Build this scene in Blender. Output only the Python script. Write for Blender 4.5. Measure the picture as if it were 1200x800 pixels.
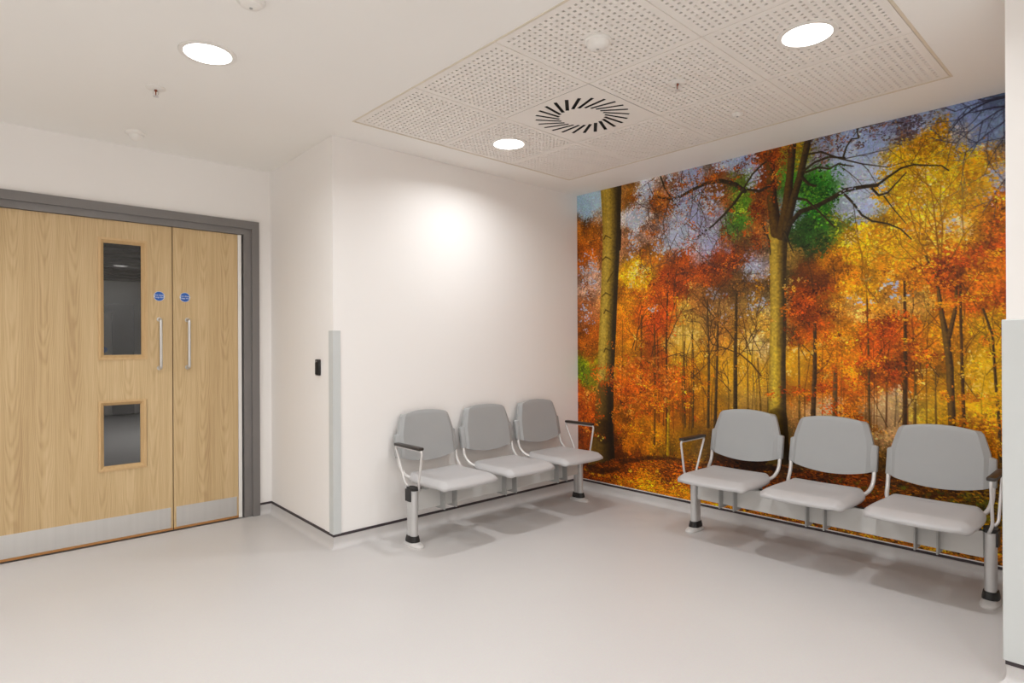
import bpy, bmesh, math, random
import numpy as np
from mathutils import Vector, Matrix

# ------------------------------------------------------------------ scene, camera, light
for o in list(bpy.data.objects):
    bpy.data.objects.remove(o, do_unlink=True)
S = bpy.context.scene
C = S.collection
PI = math.pi
FPX, CY, YAW, ROLL, EYE = 705.0, 403.0, 47.25, -0.25, 1.22

cam_d = bpy.data.cameras.new('camera')
cam = bpy.data.objects.new('camera', cam_d)
C.objects.link(cam)
cam_d.sensor_width = 36.0
cam_d.lens = FPX / 1200.0 * 36.0
cam_d.shift_y = (CY - 400.0) / 1200.0
cam_d.clip_start = 0.02
cam.matrix_world = (Matrix.Translation((0, 0, EYE)) @ Matrix.Rotation(math.radians(YAW - 90), 4, 'Z')
                    @ Matrix.Rotation(PI / 2, 4, 'X') @ Matrix.Rotation(math.radians(ROLL), 4, 'Z'))
S.camera = cam

world = bpy.data.worlds.new('world')
S.world = world
world.use_nodes = True
world.node_tree.nodes['Background'].inputs[0].default_value = (0.8, 0.8, 0.82, 1)
world.node_tree.nodes['Background'].inputs[1].default_value = 0.05

S.view_settings.view_transform = 'Standard'
S.view_settings.look = 'None'
S.view_settings.exposure = 0.23
S.view_settings.gamma = 1.0
S.view_settings.use_curve_mapping = False
LAMP_W = 9.4            # power of one ceiling downlight
LAMP_COL = (0.955, 0.98, 1.0)
S.cycles.diffuse_bounces = 10
S.cycles.max_bounces = 14

# ------------------------------------------------------------------ room dimensions (metres)
XM, YB, YD, XC, XR, H = 3.88, 3.375, 4.42, 1.66, 1.69, 2.475
PX, PY = 2.76, 0.38           # the jog of the wall on the right
XL, YR = -2.2, -2.8           # walls behind the camera
GX, GY = 1.65, 0.68           # perforated ceiling field
SK = 0.075                    # height of the coved skirting

# ------------------------------------------------------------------ materials
def lin(r, g, b):
    f = lambda c: ((c / 255.0) / 12.92) if c / 255.0 <= 0.04045 else (((c / 255.0) + 0.055) / 1.055) ** 2.4
    return (f(r), f(g), f(b), 1.0)

def mat(name, col, rough=0.5, metal=0.0, spec=0.5):
    m = bpy.data.materials.new(name)
    m.use_nodes = True
    b = m.node_tree.nodes['Principled BSDF']
    b.inputs['Base Color'].default_value = col
    b.inputs['Roughness'].default_value = rough
    b.inputs['Metallic'].default_value = metal
    b.inputs['Specular IOR Level'].default_value = spec
    return m

def nd(m, kind, **kw):
    n = m.node_tree.nodes.new(kind)
    for k, v in kw.items():
        setattr(n, k, v)
    return n

def noise_tint(m, c1, c2, scale, detail=3.0, bump=0.0, bscale=None, vec_scale=(1, 1, 1)):
    """soft procedural variation between two colours, with optional fine relief"""
    nt = m.node_tree
    b = nt.nodes['Principled BSDF']
    tc = nd(m, 'ShaderNodeTexCoord')
    mp = nd(m, 'ShaderNodeMapping')
    mp.inputs['Scale'].default_value = vec_scale
    nt.links.new(tc.outputs['Object'], mp.inputs[0])
    n = nd(m, 'ShaderNodeTexNoise')
    n.inputs['Scale'].default_value = scale
    n.inputs['Detail'].default_value = detail
    nt.links.new(mp.outputs[0], n.inputs['Vector'])
    mx = nd(m, 'ShaderNodeMix', data_type='RGBA')
    mx.inputs[6].default_value = c1
    mx.inputs[7].default_value = c2
    nt.links.new(n.outputs['Fac'], mx.inputs[0])
    nt.links.new(mx.outputs[2], b.inputs['Base Color'])
    if bump:
        n2 = nd(m, 'ShaderNodeTexNoise')
        n2.inputs['Scale'].default_value = bscale or scale * 8
        nt.links.new(mp.outputs[0], n2.inputs['Vector'])
        bp = nd(m, 'ShaderNodeBump')
        bp.inputs['Strength'].default_value = bump
        bp.inputs['Distance'].default_value = 0.002
        nt.links.new(n2.outputs['Fac'], bp.inputs['Height'])
        nt.links.new(bp.outputs[0], b.inputs['Normal'])
    return m

M = {}
M['wall'] = noise_tint(mat('wall_paint', lin(239, 236, 233), 0.6, spec=0.3), lin(239, 236, 233), lin(236, 233, 230), 1.2, bump=0.03, bscale=220)
M['ceiling'] = noise_tint(mat('ceiling_paint', lin(242, 240, 236), 0.8, spec=0.2), lin(242, 240, 236), lin(240, 238, 234), 1.5)
M['tile'] = noise_tint(mat('ceiling_tile_white', lin(238, 233, 227), 0.8, spec=0.2), lin(238, 233, 227), lin(234, 229, 223), 6.0)
M['tile_back'] = noise_tint(mat('tile_fleece', lin(120, 103, 88), 0.95, spec=0.1), lin(124, 106, 90), lin(112, 96, 82), 60)
M['trim_white'] = noise_tint(mat('white_trim', lin(236, 233, 228), 0.45), lin(236, 233, 228), lin(232, 229, 224), 8)
M['grid_bar'] = noise_tint(mat('cream_grid_bar', lin(222, 212, 194), 0.5), lin(222, 212, 194), lin(216, 206, 188), 8)
M['black_slot'] = noise_tint(mat('black_interior', lin(22, 20, 19), 0.7), lin(24, 22, 21), lin(16, 15, 14), 20)
M['guard'] = noise_tint(mat('pale_grey_wall_guard', lin(202, 205, 204), 0.4), lin(203, 206, 205), lin(197, 200, 199), 4, bump=0.03, bscale=300)
M['frame'] = noise_tint(mat('grey_frame_paint', lin(120, 116, 114), 0.4), lin(122, 118, 116), lin(114, 110, 108), 5)
M['cap_black'] = noise_tint(mat('dark_capping', lin(58, 48, 52), 0.5), lin(60, 50, 54), lin(50, 42, 46), 10)
M['steel'] = noise_tint(mat('brushed_steel', lin(212, 211, 209), 0.34, 0.9), lin(219, 218, 216), lin(204, 203, 201), 30, vec_scale=(1, 1, 0.02), bump=0.05)
M['alu'] = noise_tint(mat('satin_aluminium', lin(200, 199, 198), 0.4, 0.4), lin(203, 202, 201), lin(194, 193, 192), 20)
M['wire'] = noise_tint(mat('silver_painted_tube', lin(214, 211, 208), 0.35, 0.25), lin(216, 213, 210), lin(201, 198, 197), 12)
M['seat'] = noise_tint(mat('light_grey_plastic', lin(182, 180, 180), 0.42, spec=0.4), lin(183, 181, 181), lin(179, 177, 177), 5, bump=0.06, bscale=500)
M['back'] = noise_tint(mat('grey_plastic', lin(160, 161, 161), 0.45, spec=0.4), lin(161, 162, 162), lin(157, 158, 158), 5, bump=0.06, bscale=500)
M['beam'] = noise_tint(mat('grey_beam_paint', lin(200, 199, 196), 0.42), lin(201, 200, 197), lin(195, 194, 191), 6)
M['foot'] = noise_tint(mat('pale_foot_plastic', lin(206, 203, 200), 0.4), lin(207, 204, 201), lin(200, 197, 194), 8)
M['fin'] = noise_tint(mat('grey_bracket_paint', lin(168, 168, 166), 0.45), lin(170, 170, 168), lin(162, 162, 160), 6)
M['rubber'] = noise_tint(mat('black_rubber', lin(30, 27, 25), 0.45), lin(32, 29, 27), lin(24, 22, 21), 20)
M['pad'] = noise_tint(mat('dark_brown_pad', lin(48, 40, 36), 0.4), lin(51, 43, 38), lin(42, 35, 31), 20)
M['bead'] = noise_tint(mat('oak_bead', lin(204, 170, 120), 0.45), lin(212, 180, 132), lin(186, 150, 102), 9, vec_scale=(8, 8, 0.8))
M['edge'] = noise_tint(mat('oak_lipping', lin(176, 122, 66), 0.5), lin(184, 130, 72), lin(160, 108, 58), 12)
M['dark_wall'] = noise_tint(mat('corridor_grey_wall', lin(150, 146, 142), 0.8), lin(152, 148, 144), lin(146, 142, 138), 2)
M['dark_frame'] = noise_tint(mat('corridor_dark_paint', lin(38, 36, 35), 0.6), lin(40, 38, 37), lin(32, 30, 29), 4)
M['sign_blue'] = noise_tint(mat('sign_blue', lin(30, 92, 176), 0.4), lin(30, 92, 176), lin(26, 86, 168), 20)
M['sign_white'] = noise_tint(mat('sign_white', lin(225, 230, 236), 0.4), lin(226, 231, 237), lin(218, 224, 230), 20)
M['brass'] = noise_tint(mat('sprinkler_bulb_red', lin(150, 72, 40), 0.4, 0.3), lin(156, 76, 42), lin(140, 66, 36), 40)

def floor_material():
    m = mat('vinyl_floor', lin(206, 199, 195), 0.36, spec=0.35)
    nt = m.node_tree
    b = nt.nodes['Principled BSDF']
    tc = nd(m, 'ShaderNodeTexCoord')
    big = nd(m, 'ShaderNodeTexNoise')
    big.inputs['Scale'].default_value = 1.1
    big.inputs['Detail'].default_value = 4
    nt.links.new(tc.outputs['Object'], big.inputs['Vector'])
    fine = nd(m, 'ShaderNodeTexNoise')
    fine.inputs['Scale'].default_value = 160
    nt.links.new(tc.outputs['Object'], fine.inputs['Vector'])
    m1 = nd(m, 'ShaderNodeMix', data_type='RGBA')
    m1.inputs[6].default_value = lin(206, 203, 200)
    m1.inputs[7].default_value = lin(198, 194, 193)
    nt.links.new(big.outputs['Fac'], m1.inputs[0])
    m2 = nd(m, 'ShaderNodeMix', data_type='RGBA', blend_type='MULTIPLY')
    m2.inputs[0].default_value = 0.12
    nt.links.new(m1.outputs[2], m2.inputs[6])
    nt.links.new(fine.outputs['Color'], m2.inputs[7])
    nt.links.new(m2.outputs[2], b.inputs['Base Color'])
    r = nd(m, 'ShaderNodeMapRange')
    r.inputs['To Min'].default_value = 0.30
    r.inputs['To Max'].default_value = 0.44
    nt.links.new(big.outputs['Fac'], r.inputs['Value'])
    nt.links.new(r.outputs[0], b.inputs['Roughness'])
    return m
M['floor'] = floor_material()

def oak_material():
    """vertical oak veneer: strips of straight grain alternating with cathedral arches"""
    m = mat('oak_veneer', lin(208, 172, 122), 0.42, spec=0.35)
    nt = m.node_tree
    L = nt.links.new
    b = nt.nodes['Principled BSDF']
    tc = nd(m, 'ShaderNodeTexCoord')
    sp = nd(m, 'ShaderNodeSeparateXYZ')
    L(tc.outputs['Object'], sp.inputs[0])
    def math_(op, a, bb=None):
        n = nd(m, 'ShaderNodeMath', operation=op)
        for i, v in enumerate((a, bb)):
            if v is None: continue
            if isinstance(v, (int, float)): n.inputs[i].default_value = v
            else: L(v, n.inputs[i])
        return n.outputs[0]
    def noise(sx, sz, detail=2.0):
        mp = nd(m, 'ShaderNodeMapping')
        mp.inputs['Scale'].default_value = (sx, 1, sz)
        L(tc.outputs['Object'], mp.inputs[0])
        n = nd(m, 'ShaderNodeTexNoise')
        n.inputs['Scale'].default_value = 1.0
        n.inputs['Detail'].default_value = detail
        L(mp.outputs[0], n.inputs['Vector'])
        return n.outputs['Fac']
    strip = 0.142
    fr = math_('SUBTRACT', math_('FRACT', math_('DIVIDE', math_('ADD', sp.outputs[0], 5.0), strip)), 0.5)
    idx = math_('FLOOR', math_('DIVIDE', math_('ADD', sp.outputs[0], 5.0), strip))
    x2 = math_('MULTIPLY', math_('MULTIPLY', fr, fr), 11.0)
    ph = math_('MULTIPLY', math_('SINE', math_('MULTIPLY', idx, 2.4)), 3.0)
    zz = math_('ADD', math_('MULTIPLY', sp.outputs[2], 2.1), ph)
    wob = math_('MULTIPLY', noise(9, 1.6, 3), 2.3)
    v = math_('ADD', math_('SUBTRACT', x2, zz), wob)
    s = math_('ADD', math_('MULTIPLY', math_('SINE', math_('MULTIPLY', v, 15.0)), 0.5), 0.5)
    s = math_('POWER', s, 1.6)
    grain = noise(260, 5, 3)
    grain2 = noise(60, 0.9, 3)
    tone = noise(7, 0.5, 2)
    f = math_('ADD', math_('MULTIPLY', s, 0.13), math_('MULTIPLY', grain, 0.42))
    f = math_('ADD', f, math_('MULTIPLY', grain2, 0.42))
    f = math_('ADD', f, math_('MULTIPLY', math_('SUBTRACT', tone, 0.5), 0.45))
    cr = nd(m, 'ShaderNodeValToRGB')
    cr.color_ramp.elements[0].position = 0.22
    cr.color_ramp.elements[0].color = lin(214, 188, 146)
    cr.color_ramp.elements[1].position = 0.85
    cr.color_ramp.elements[1].color = lin(160, 128, 88)
    e = cr.color_ramp.elements.new(0.5)
    e.color = lin(196, 168, 124)
    L(f, cr.inputs[0])
    L(cr.outputs[0], b.inputs['Base Color'])
    return m
M['oak'] = oak_material()

def glass_material():
    m = bpy.data.materials.new('dark_fire_glass')
    m.use_nodes = True
    nt = m.node_tree
    b = nt.nodes['Principled BSDF']
    b.inputs['Base Color'].default_value = (0.8, 0.79, 0.77, 1)
    b.inputs['Roughness'].default_value = 0.02
    b.inputs['Transmission Weight'].default_value = 1.0
    b.inputs['IOR'].default_value = 1.45
    n = nd(m, 'ShaderNodeTexNoise')
    n.inputs['Scale'].default_value = 3
    bp = nd(m, 'ShaderNodeBump')
    bp.inputs['Strength'].default_value = 0.01
    nt.links.new(n.outputs['Fac'], bp.inputs['Height'])
    nt.links.new(bp.outputs[0], b.inputs['Normal'])
    return m
M['glass'] = glass_material()

def lamp_material(strength):
    m = bpy.data.materials.new('lit_lamp_diffuser')
    m.use_nodes = True
    nt = m.node_tree
    b = nt.nodes['Principled BSDF']
    b.inputs['Base Color'].default_value = (0.9, 0.9, 0.9, 1)
    b.inputs['Emission Color'].default_value = (1.0, 0.97, 0.93, 1)
    b.inputs['Emission Strength'].default_value = strength
    return m
M['lamp'] = lamp_material(6.0)

# ------------------------------------------------------------------ mesh helpers
class MB:
    """collects vertices and faces of ONE mesh"""
    def __init__(self):
        self.v, self.f = [], []
    def add(self, vs, fs):
        n = len(self.v)
        self.v += [tuple(p) for p in vs]
        self.f += [tuple(i + n for i in q) for q in fs]
        return self
    def box(self, x0, x1, y0, y1, z0, z1):
        vs = [(x, y, z) for z in (z0, z1) for y in (y0, y1) for x in (x0, x1)]
        return self.add(vs, [(0, 2, 3, 1), (4, 5, 7, 6), (0, 1, 5, 4), (2, 6, 7, 3), (0, 4, 6, 2), (1, 3, 7, 5)])
    def bbox(self, x0, x1, y0, y1, z0, z1, b=0.003):
        """box with chamfered edges"""
        bm = bmesh.new()
        bmesh.ops.create_cube(bm, size=1.0)
        for v in bm.verts:
            v.co = Vector((x0 + (v.co.x + .5) * (x1 - x0), y0 + (v.co.y + .5) * (y1 - y0), z0 + (v.co.z + .5) * (z1 - z0)))
        bmesh.ops.bevel(bm, geom=list(bm.edges), offset=b, segments=2, affect='EDGES', profile=0.5)
        bm.verts.index_update()
        self.add([v.co for v in bm.verts], [[v.index for v in f.verts] for f in bm.faces])
        bm.free()
        return self
    def tube(self, pts, r, n=10, cap=True):
        pts = [Vector(p) for p in pts]
        rr = r if isinstance(r, (list, tuple)) else [r] * len(pts)
        rings = []
        up = None
        for i, p in enumerate(pts):
            t = (pts[min(i + 1, len(pts) - 1)] - pts[max(i - 1, 0)]).normalized()
            if up is None:
                up = Vector((0, 0, 1)) if abs(t.z) < 0.9 else Vector((1, 0, 0))
            a = t.cross(up).normalized()
            up = a.cross(t).normalized()
            rings.append([p + (a * math.cos(2 * PI * k / n) + up * math.sin(2 * PI * k / n)) * rr[i] for k in range(n)])
        vs = [q for ring in rings for q in ring]
        fs = []
        for i in range(len(pts) - 1):
            for k in range(n):
                fs.append((i * n + k, i * n + (k + 1) % n, (i + 1) * n + (k + 1) % n, (i + 1) * n + k))
        if cap:
            fs.append(tuple(range(n))[::-1])
            fs.append(tuple((len(pts) - 1) * n + k for k in range(n)))
        return self.add(vs, fs)
    def prism(self, outline, z0, z1):
        """vertical prism over a 2D outline (x, y)"""
        n = len(outline)
        vs = [(x, y, z0) for x, y in outline] + [(x, y, z1) for x, y in outline]
        fs = [(k, (k + 1) % n, n + (k + 1) % n, n + k) for k in range(n)]
        fs += [tuple(range(n))[::-1], tuple(range(n, 2 * n))]
        return self.add(vs, fs)
    def lathe(self, prof, n=40, cx=0, cy=0):
        """profile of (radius, z) turned around the z axis"""
        vs, fs = [], []
        for r, z in prof:
            for k in range(n):
                vs.append((cx + r * math.cos(2 * PI * k / n), cy + r * math.sin(2 * PI * k / n), z))
        for i in range(len(prof) - 1):
            for k in range(n):
                fs.append((i * n + k, i * n + (k + 1) % n, (i + 1) * n + (k + 1) % n, (i + 1) * n + k))
        if prof[0][0] > 0: fs.append(tuple(range(n))[::-1])
        if prof[-1][0] > 0: fs.append(tuple((len(prof) - 1) * n + k for k in range(n)))
        return self.add(vs, fs)
    def mesh(self, name, m, smooth=False, weld=False):
        me = bpy.data.meshes.new(name)
        me.from_pydata(self.v, [], self.f)
        bm = bmesh.new()
        bm.from_mesh(me)
        if weld: bmesh.ops.remove_doubles(bm, verts=bm.verts, dist=1e-5)
        bmesh.ops.recalc_face_normals(bm, faces=bm.faces)
        bm.to_mesh(me)
        bm.free()
        me.materials.append(M[m])
        if smooth:
            for p in me.polygons: p.use_smooth = True
            if smooth != 'all':
                me.set_sharp_from_angle(angle=math.radians(smooth if smooth is not True else 40))
        return me
    def build(self, name, m, parent=None, smooth=False, weld=False):
        return place(name, self.mesh(name, m, smooth, weld), parent)

def place(name, me, parent=None, loc=None):
    o = bpy.data.objects.new(name, me)
    C.objects.link(o)
    if parent: o.parent = parent
    if loc: o.location = loc
    return o

def tag(o, label=None, cat=None, group=None, kind=None):
    if label: o['label'] = label
    if cat: o['category'] = cat
    if group: o['group'] = group
    if kind: o['kind'] = kind
    return o

def empty(name, loc=(0, 0, 0), rz=0.0):
    o = bpy.data.objects.new(name, None)
    C.objects.link(o)
    o.location = loc
    o.rotation_euler = (0, 0, rz)
    o.empty_display_size = 0.1
    return o

def copy_tree(o, parent=None):
    c = o.copy()
    C.objects.link(c)
    c.parent = parent
    for ch in list(o.children):
        copy_tree(ch, c)
    return c

def struct(o, label, cat):
    return tag(o, label, cat, kind='structure')

# ------------------------------------------------------------------ room shell
T = 0.12
struct(MB().box(XL - T, XM + T, YR - T, YD, -0.1, 0.0).build('floor', 'floor'), 'smooth pale grey vinyl floor across the waiting area', 'floor')

FX0, FX1, FZ = -0.05, 1.60, 2.10          # outer edges of the door frame
w = MB().box(XL - T, FX0, YD, YD + T, 0, H).box(FX1, XR + T, YD, YD + T, 0, H).box(FX0, FX1, YD, YD + T, FZ, H)
struct(w.build('wall_door', 'wall'), 'off-white painted wall around the oak double doors', 'wall')
struct(MB().add([(XR, YD, 0), (XC, YB, 0), (XC + T, YB + 0.001, 0), (XR + T, YD, 0), (XR, YD, H), (XC, YB, H), (XC + T, YB + 0.001, H), (XR + T, YD, H)],
                [(0, 1, 2, 3), (4, 5, 6, 7), (0, 1, 5, 4), (1, 2, 6, 5), (2, 3, 7, 6), (3, 0, 4, 7)]).build('wall_return', 'wall'),
       'narrow white return wall carrying the small black reader', 'wall')
struct(MB().box(XC + 0.001, XM + T, YB, YB + T, 0, H).build('wall_back', 'wall'), 'white wall behind the bench, lit by a downlight', 'wall')
struct(MB().box(XM, XM + T, PY - T, YB, 0, H).build('wall_mural', 'wall'), 'wall covered by the autumn forest mural', 'wall')
struct(MB().box(PX, XM, PY - T, PY, 0, H).build('wall_alcove', 'wall'), 'side wall of the seating alcove at right', 'wall')
struct(MB().box(PX, PX + T, YR, PY - T, 0, H).build('wall_right', 'wall'), 'near white wall at the right edge of the picture', 'wall')
struct(MB().box(XL - T, XL, YR, YD, 0, H).build('wall_left', 'wall'), 'white wall beyond the left edge of the picture', 'wall')
struct(MB().box(XL - T, PX + T, YR - T, YR, 0, H).build('wall_rear', 'wall'), 'white wall behind the viewer', 'wall')

# plaster ceiling with a rectangular opening for the perforated field
GX1, GY1 = GX + 1.8, GY + 2.4
E_ = 0.012
cl = MB()
for x0, x1, y0, y1 in ((XL - T, GX - E_, YR - T, YD + T), (GX1 + E_, XM + T, YR - T, YD + T), (GX - E_, GX1 + E_, YR - T, GY - E_), (GX - E_, GX1 + E_, GY1 + E_, YD + T)):
    cl.box(x0, x1, y0, y1, H, H + 0.06)
ceiling = struct(cl.build('ceiling', 'ceiling'), 'white plaster ceiling around the perforated tile field', 'ceiling')

# perforated tiles: one mesh with real square holes, shared by every tile
def tile_mesh():
    n, size, gap, b = 18, 0.6, 0.0025, 0.034
    hole = 0.0125
    pitch = (size - 2 * b - hole) / (n - 1)
    g = [gap]
    for k in range(n):
        g += [b + k * pitch, b + k * pitch + hole]
    g.append(size - gap)
    N = len(g)
    mb = MB()
    mb.v = [(x, y, 0) for y in g for x in g]
    for j in range(N - 1):
        for i in range(N - 1):
            if i % 2 == 1 and j % 2 == 1:
                c = [(g[i], g[j]), (g[i + 1], g[j]), (g[i + 1], g[j + 1]), (g[i], g[j + 1])]
                a = [j * N + i, j * N + i + 1, (j + 1) * N + i + 1, (j + 1) * N + i]
                m0 = len(mb.v)
                mb.v += [(x, y, 0.012) for x, y in c]
                for k in range(4):
                    mb.f.append((a[k], a[(k + 1) % 4], m0 + (k + 1) % 4, m0 + k))
            else:
                mb.f.append((j * N + i, (j + 1) * N + i, (j + 1) * N + i + 1, j * N + i + 1))
    m0 = len(mb.v)        # bevelled outer edge turned up into the joint
    e = 0.006
    mb.v += [(gap - 0.001, gap - 0.001, e), (size - gap + 0.001, gap - 0.001, e), (size - gap + 0.001, size - gap + 0.001, e), (gap - 0.001, size - gap + 0.001, e)]
    mb.f += [tuple(range(0, N)) + (m0 + 1, m0), tuple(range(N * (N - 1), N * N))[::-1] + (m0 + 3, m0 + 2)]
    mb.f += [tuple(N * k for k in range(N))[::-1] + (m0, m0 + 3), tuple(N * k + N - 1 for k in range(N)) + (m0 + 2, m0 + 1)]
    me = bpy.data.meshes.new('ceiling_tile')
    me.from_pydata(mb.v, [], mb.f)
    me.materials.append(M['tile'])
    return me
tm = tile_mesh()
bk = MB().box(GX, GX1, GY, GY1, H + 0.013, H + 0.03)
bk.build('tile_backing', 'tile_back', ceiling)
for i in range(3):
    for j in range(4):
        if (i, j) == (1, 2): continue
        place('ceiling_tile', tm, ceiling, (GX + .6 * i, GY + .6 * j, H))
for k in (1, 2):
    MB().box(GX + .6 * k - .0025, GX + .6 * k + .0025, GY, GY1, H + 0.003, H + 0.013).build('grid_bar', 'grid_bar', ceiling)
for k in (1, 2, 3):
    MB().box(GX, GX1, GY + .6 * k - .0025, GY + .6 * k + .0025, H + 0.0045, H + 0.0128).build('grid_bar', 'grid_bar', ceiling)
for x0, x1, y0, y1 in ((GX - E_, GX, GY - E_, GY1 + E_), (GX1, GX1 + E_, GY - E_, GY1 + E_), (GX, GX1, GY - E_, GY), (GX, GX1, GY1, GY1 + E_)):
    MB().bbox(x0, x1, y0, y1, H - 0.002, H + 0.03, 0.0015).build('edge_trim', 'grid_bar', ceiling)

# coved vinyl skirting with dark capping strip, mitred along the walls
def skirting(path, names):
    n = len(path)
    P = [Vector(p) for p in path]
    def mit(i):
        ds = []
        if i > 0: ds.append((P[i] - P[i - 1]).normalized())
        if i < n - 1: ds.append((P[i + 1] - P[i]).normalized())
        ns = [Vector((d.y, -d.x)) for d in ds]
        if len(ns) == 1: return ns[0]
        s = ns[0] + ns[1]
        return s / (1 + ns[0].dot(ns[1]))
    mts = [mit(i) for i in range(n)]
    R = 0.032
    prof = [(R + 0.003 - R * math.sin(a), R - R * math.cos(a) + 0.0005) for a in [k * PI / 2 / 7 for k in range(8)]]
    prof = [(0.05, 0.0005)] + prof + [(0.003, SK - 0.007), (0.0, SK - 0.007)]
    capp = [(0.0, SK - 0.007), (0.006, SK - 0.007), (0.006, SK + 0.006), (0.004, SK + 0.008), (0.0, SK + 0.008)]
    white = [(0.0, SK + 0.008), (0.004, SK + 0.008), (0.004, SK + 0.013), (0.0, SK + 0.013)]
    def sweep(pr, i, closed):
        mb = MB()
        for e in (i, i + 1):
            for o, z in pr:
                q = P[e] + mts[e] * o
                mb.v.append((q.x, q.y, z))
        k = len(pr)
        for a in range(k if closed else k - 1):
            mb.f.append((a, (a + 1) % k, k + (a + 1) % k, k + a))
        return mb
    for i, (nm, lab) in enumerate(names):
        b = struct(sweep(prof, i, False).build(nm, 'floor', smooth=50), lab, 'skirting')
        sweep(capp, i, True).build('capping_strip', 'cap_black', b)
        if nm == 'baseboard_mural':
            sweep(white, i, True).build('silver_edge_strip', 'trim_white', b)
skirting([(FX1 - 0.002, YD), (XR, YD), (XC, YB), (XM, YB), (XM, PY), (PX, PY), (PX, YR), (XL, YR), (XL, YD), (FX0 + 0.002, YD)],
         [('baseboard_door', 'short coved skirting between the door frame and the return wall'),
          ('baseboard_return', 'coved skirting with dark capping along the return wall'),
          ('baseboard_back', 'coved skirting with dark capping behind the bench by the white wall'),
          ('baseboard_mural', 'coved skirting with dark capping under the forest mural'),
          ('baseboard_alcove', 'coved skirting at the alcove side wall'),
          ('baseboard_right', 'coved skirting under the near wall guard at right'),
          ('baseboard_rear', 'coved skirting behind the viewer'),
          ('baseboard_left', 'coved skirting along the wall beyond the left edge'),
          ('baseboard_left_door', 'coved skirting left of the double doors')])

# corner guards
GZ = 1.305
g = MB()
ux, uy = (XR - XC) / (YD - YB), 1.0       # along the return wall
t = 0.006
g.add([(XC - t, YB - t, SK + .008), (XC + .045, YB - t, SK + .008), (XC + .045, YB, SK + .008), (XC, YB, SK + .008), (XC + .05 * ux, YB + .05, SK + .008), (XC + .05 * ux - t, YB + .05, SK + .008),
       (XC - t, YB - t, GZ), (XC + .045, YB - t, GZ), (XC + .045, YB, GZ), (XC, YB, GZ), (XC + .05 * ux, YB + .05, GZ), (XC + .05 * ux - t, YB + .05, GZ)],
      [(0, 1, 2, 3), (0, 3, 4, 5), (6, 7, 8, 9), (6, 9, 10, 11), (0, 1, 7, 6), (1, 2, 8, 7), (4, 5, 11, 10), (5, 0, 6, 11), (2, 3, 9, 8), (3, 4, 10, 9)])
struct(g.build('trim_2', 'guard'), 'pale grey corner guard on the edge beside the black reader', 'corner guard')
g = MB().bbox(PX - 0.012, PX, YR + .01, PY + 0.012, SK + .008, 1.30, 0.004).build('trim_3', 'guard')
struct(g, 'tall pale grey wall guard at the right edge of the picture', 'wall guard')
MB().bbox(PX, PX + 0.10, PY, PY + 0.012, SK + .008, 1.30, 0.004).build('guard_return', 'guard', g)

# ------------------------------------------------------------------ door frame and doors
fr = struct(MB().box(FX1 - .05, FX1, YD - .022, YD + T, 0, FZ).box(FX0, FX0 + .05, YD - .022, YD + T, 0, FZ).box(FX0 + .05, FX1 - .05, YD - .022, YD + T, FZ - .055, FZ).build('trim_1', 'frame'),
            'mid-grey painted frame around the oak double doors', 'door frame')
MB().box(FX1 - .102, FX1 - .05, YD - .006, YD + T - .01, 0, FZ - .055).build('frame_stop', 'frame', fr)
MB().box(FX0 + .05, FX0 + .085, YD - .006, YD + T - .01, 0, FZ - .055).build('frame_stop', 'frame', fr)
MB().box(FX0 + .085, FX1 - .102, YD - .006, YD + T - .01, FZ - .098, FZ - .055).build('frame_stop', 'frame', fr)
MB().box(1.464, 1.487, YD + .010, YD + .05, .004, FZ - .1).build('edge_seal', 'trim_white', fr)

LT = 2.0            # top of the leaves
def leaf_with_holes(x0, x1, holes):
    """leaf slab as boxes around its glazed openings, in world X/Z; origin at x0"""
    mb = MB()
    y0, y1 = 0.0, 0.048
    W = x1 - x0
    if not holes:
        return mb.box(0, W, y0, y1, 0.008, LT)
    hx0, hx1 = holes[0][0] - x0, holes[0][1] - x0
    xs = [0, hx0, hx1, W]
    zs = sorted({0.008, LT} | {z for h in holes for z in (h[2], h[3])})
    for a in range(3):
        for k in range(len(zs) - 1):
            if a == 1 and any(abs(zs[k] - h[2]) < 1e-6 for h in holes): continue
            mb.box(xs[a], xs[a + 1], y0, y1, zs[k], zs[k + 1])
    # drop the internal faces between neighbouring boxes
    key = {}
    for q in mb.f:
        key.setdefault(tuple(sorted(tuple(round(c, 5) for c in mb.v[i]) for i in q)), []).append(q)
    mb.f = [v[0] for v in key.values() if len(v) == 1]
    return mb

def text_mesh(body, size):
    cu = bpy.data.curves.new('lettering', 'FONT')
    cu.body = body
    cu.size = size
    cu.align_x = 'CENTER'
    cu.align_y = 'CENTER'
    cu.extrude = 0.0004
    cu.space_line = 0.95
    o = bpy.data.objects.new('lettering', cu)
    C.objects.link(o)
    dg = bpy.context.evaluated_depsgraph_get()
    me = bpy.data.meshes.new_from_object(o.evaluated_get(dg))
    bpy.data.objects.remove(o)
    bpy.data.curves.remove(cu)
    me.materials.clear()
    me.materials.append(M['sign_white'])
    return me
TXT = text_mesh('Fire door\nKeep shut', 0.0145)

def disc_y(r, y0, y1, cx, cz, n=36):
    mb = MB()
    vs = [(cx + r * math.cos(2 * PI * k / n), y, cz + r * math.sin(2 * PI * k / n)) for y in (y0, y1) for k in range(n)]
    fs = [(k, (k + 1) % n, n + (k + 1) % n, n + k) for k in range(n)] + [tuple(range(n)), tuple(range(n, 2 * n))]
    return mb.add(vs, fs)

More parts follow.
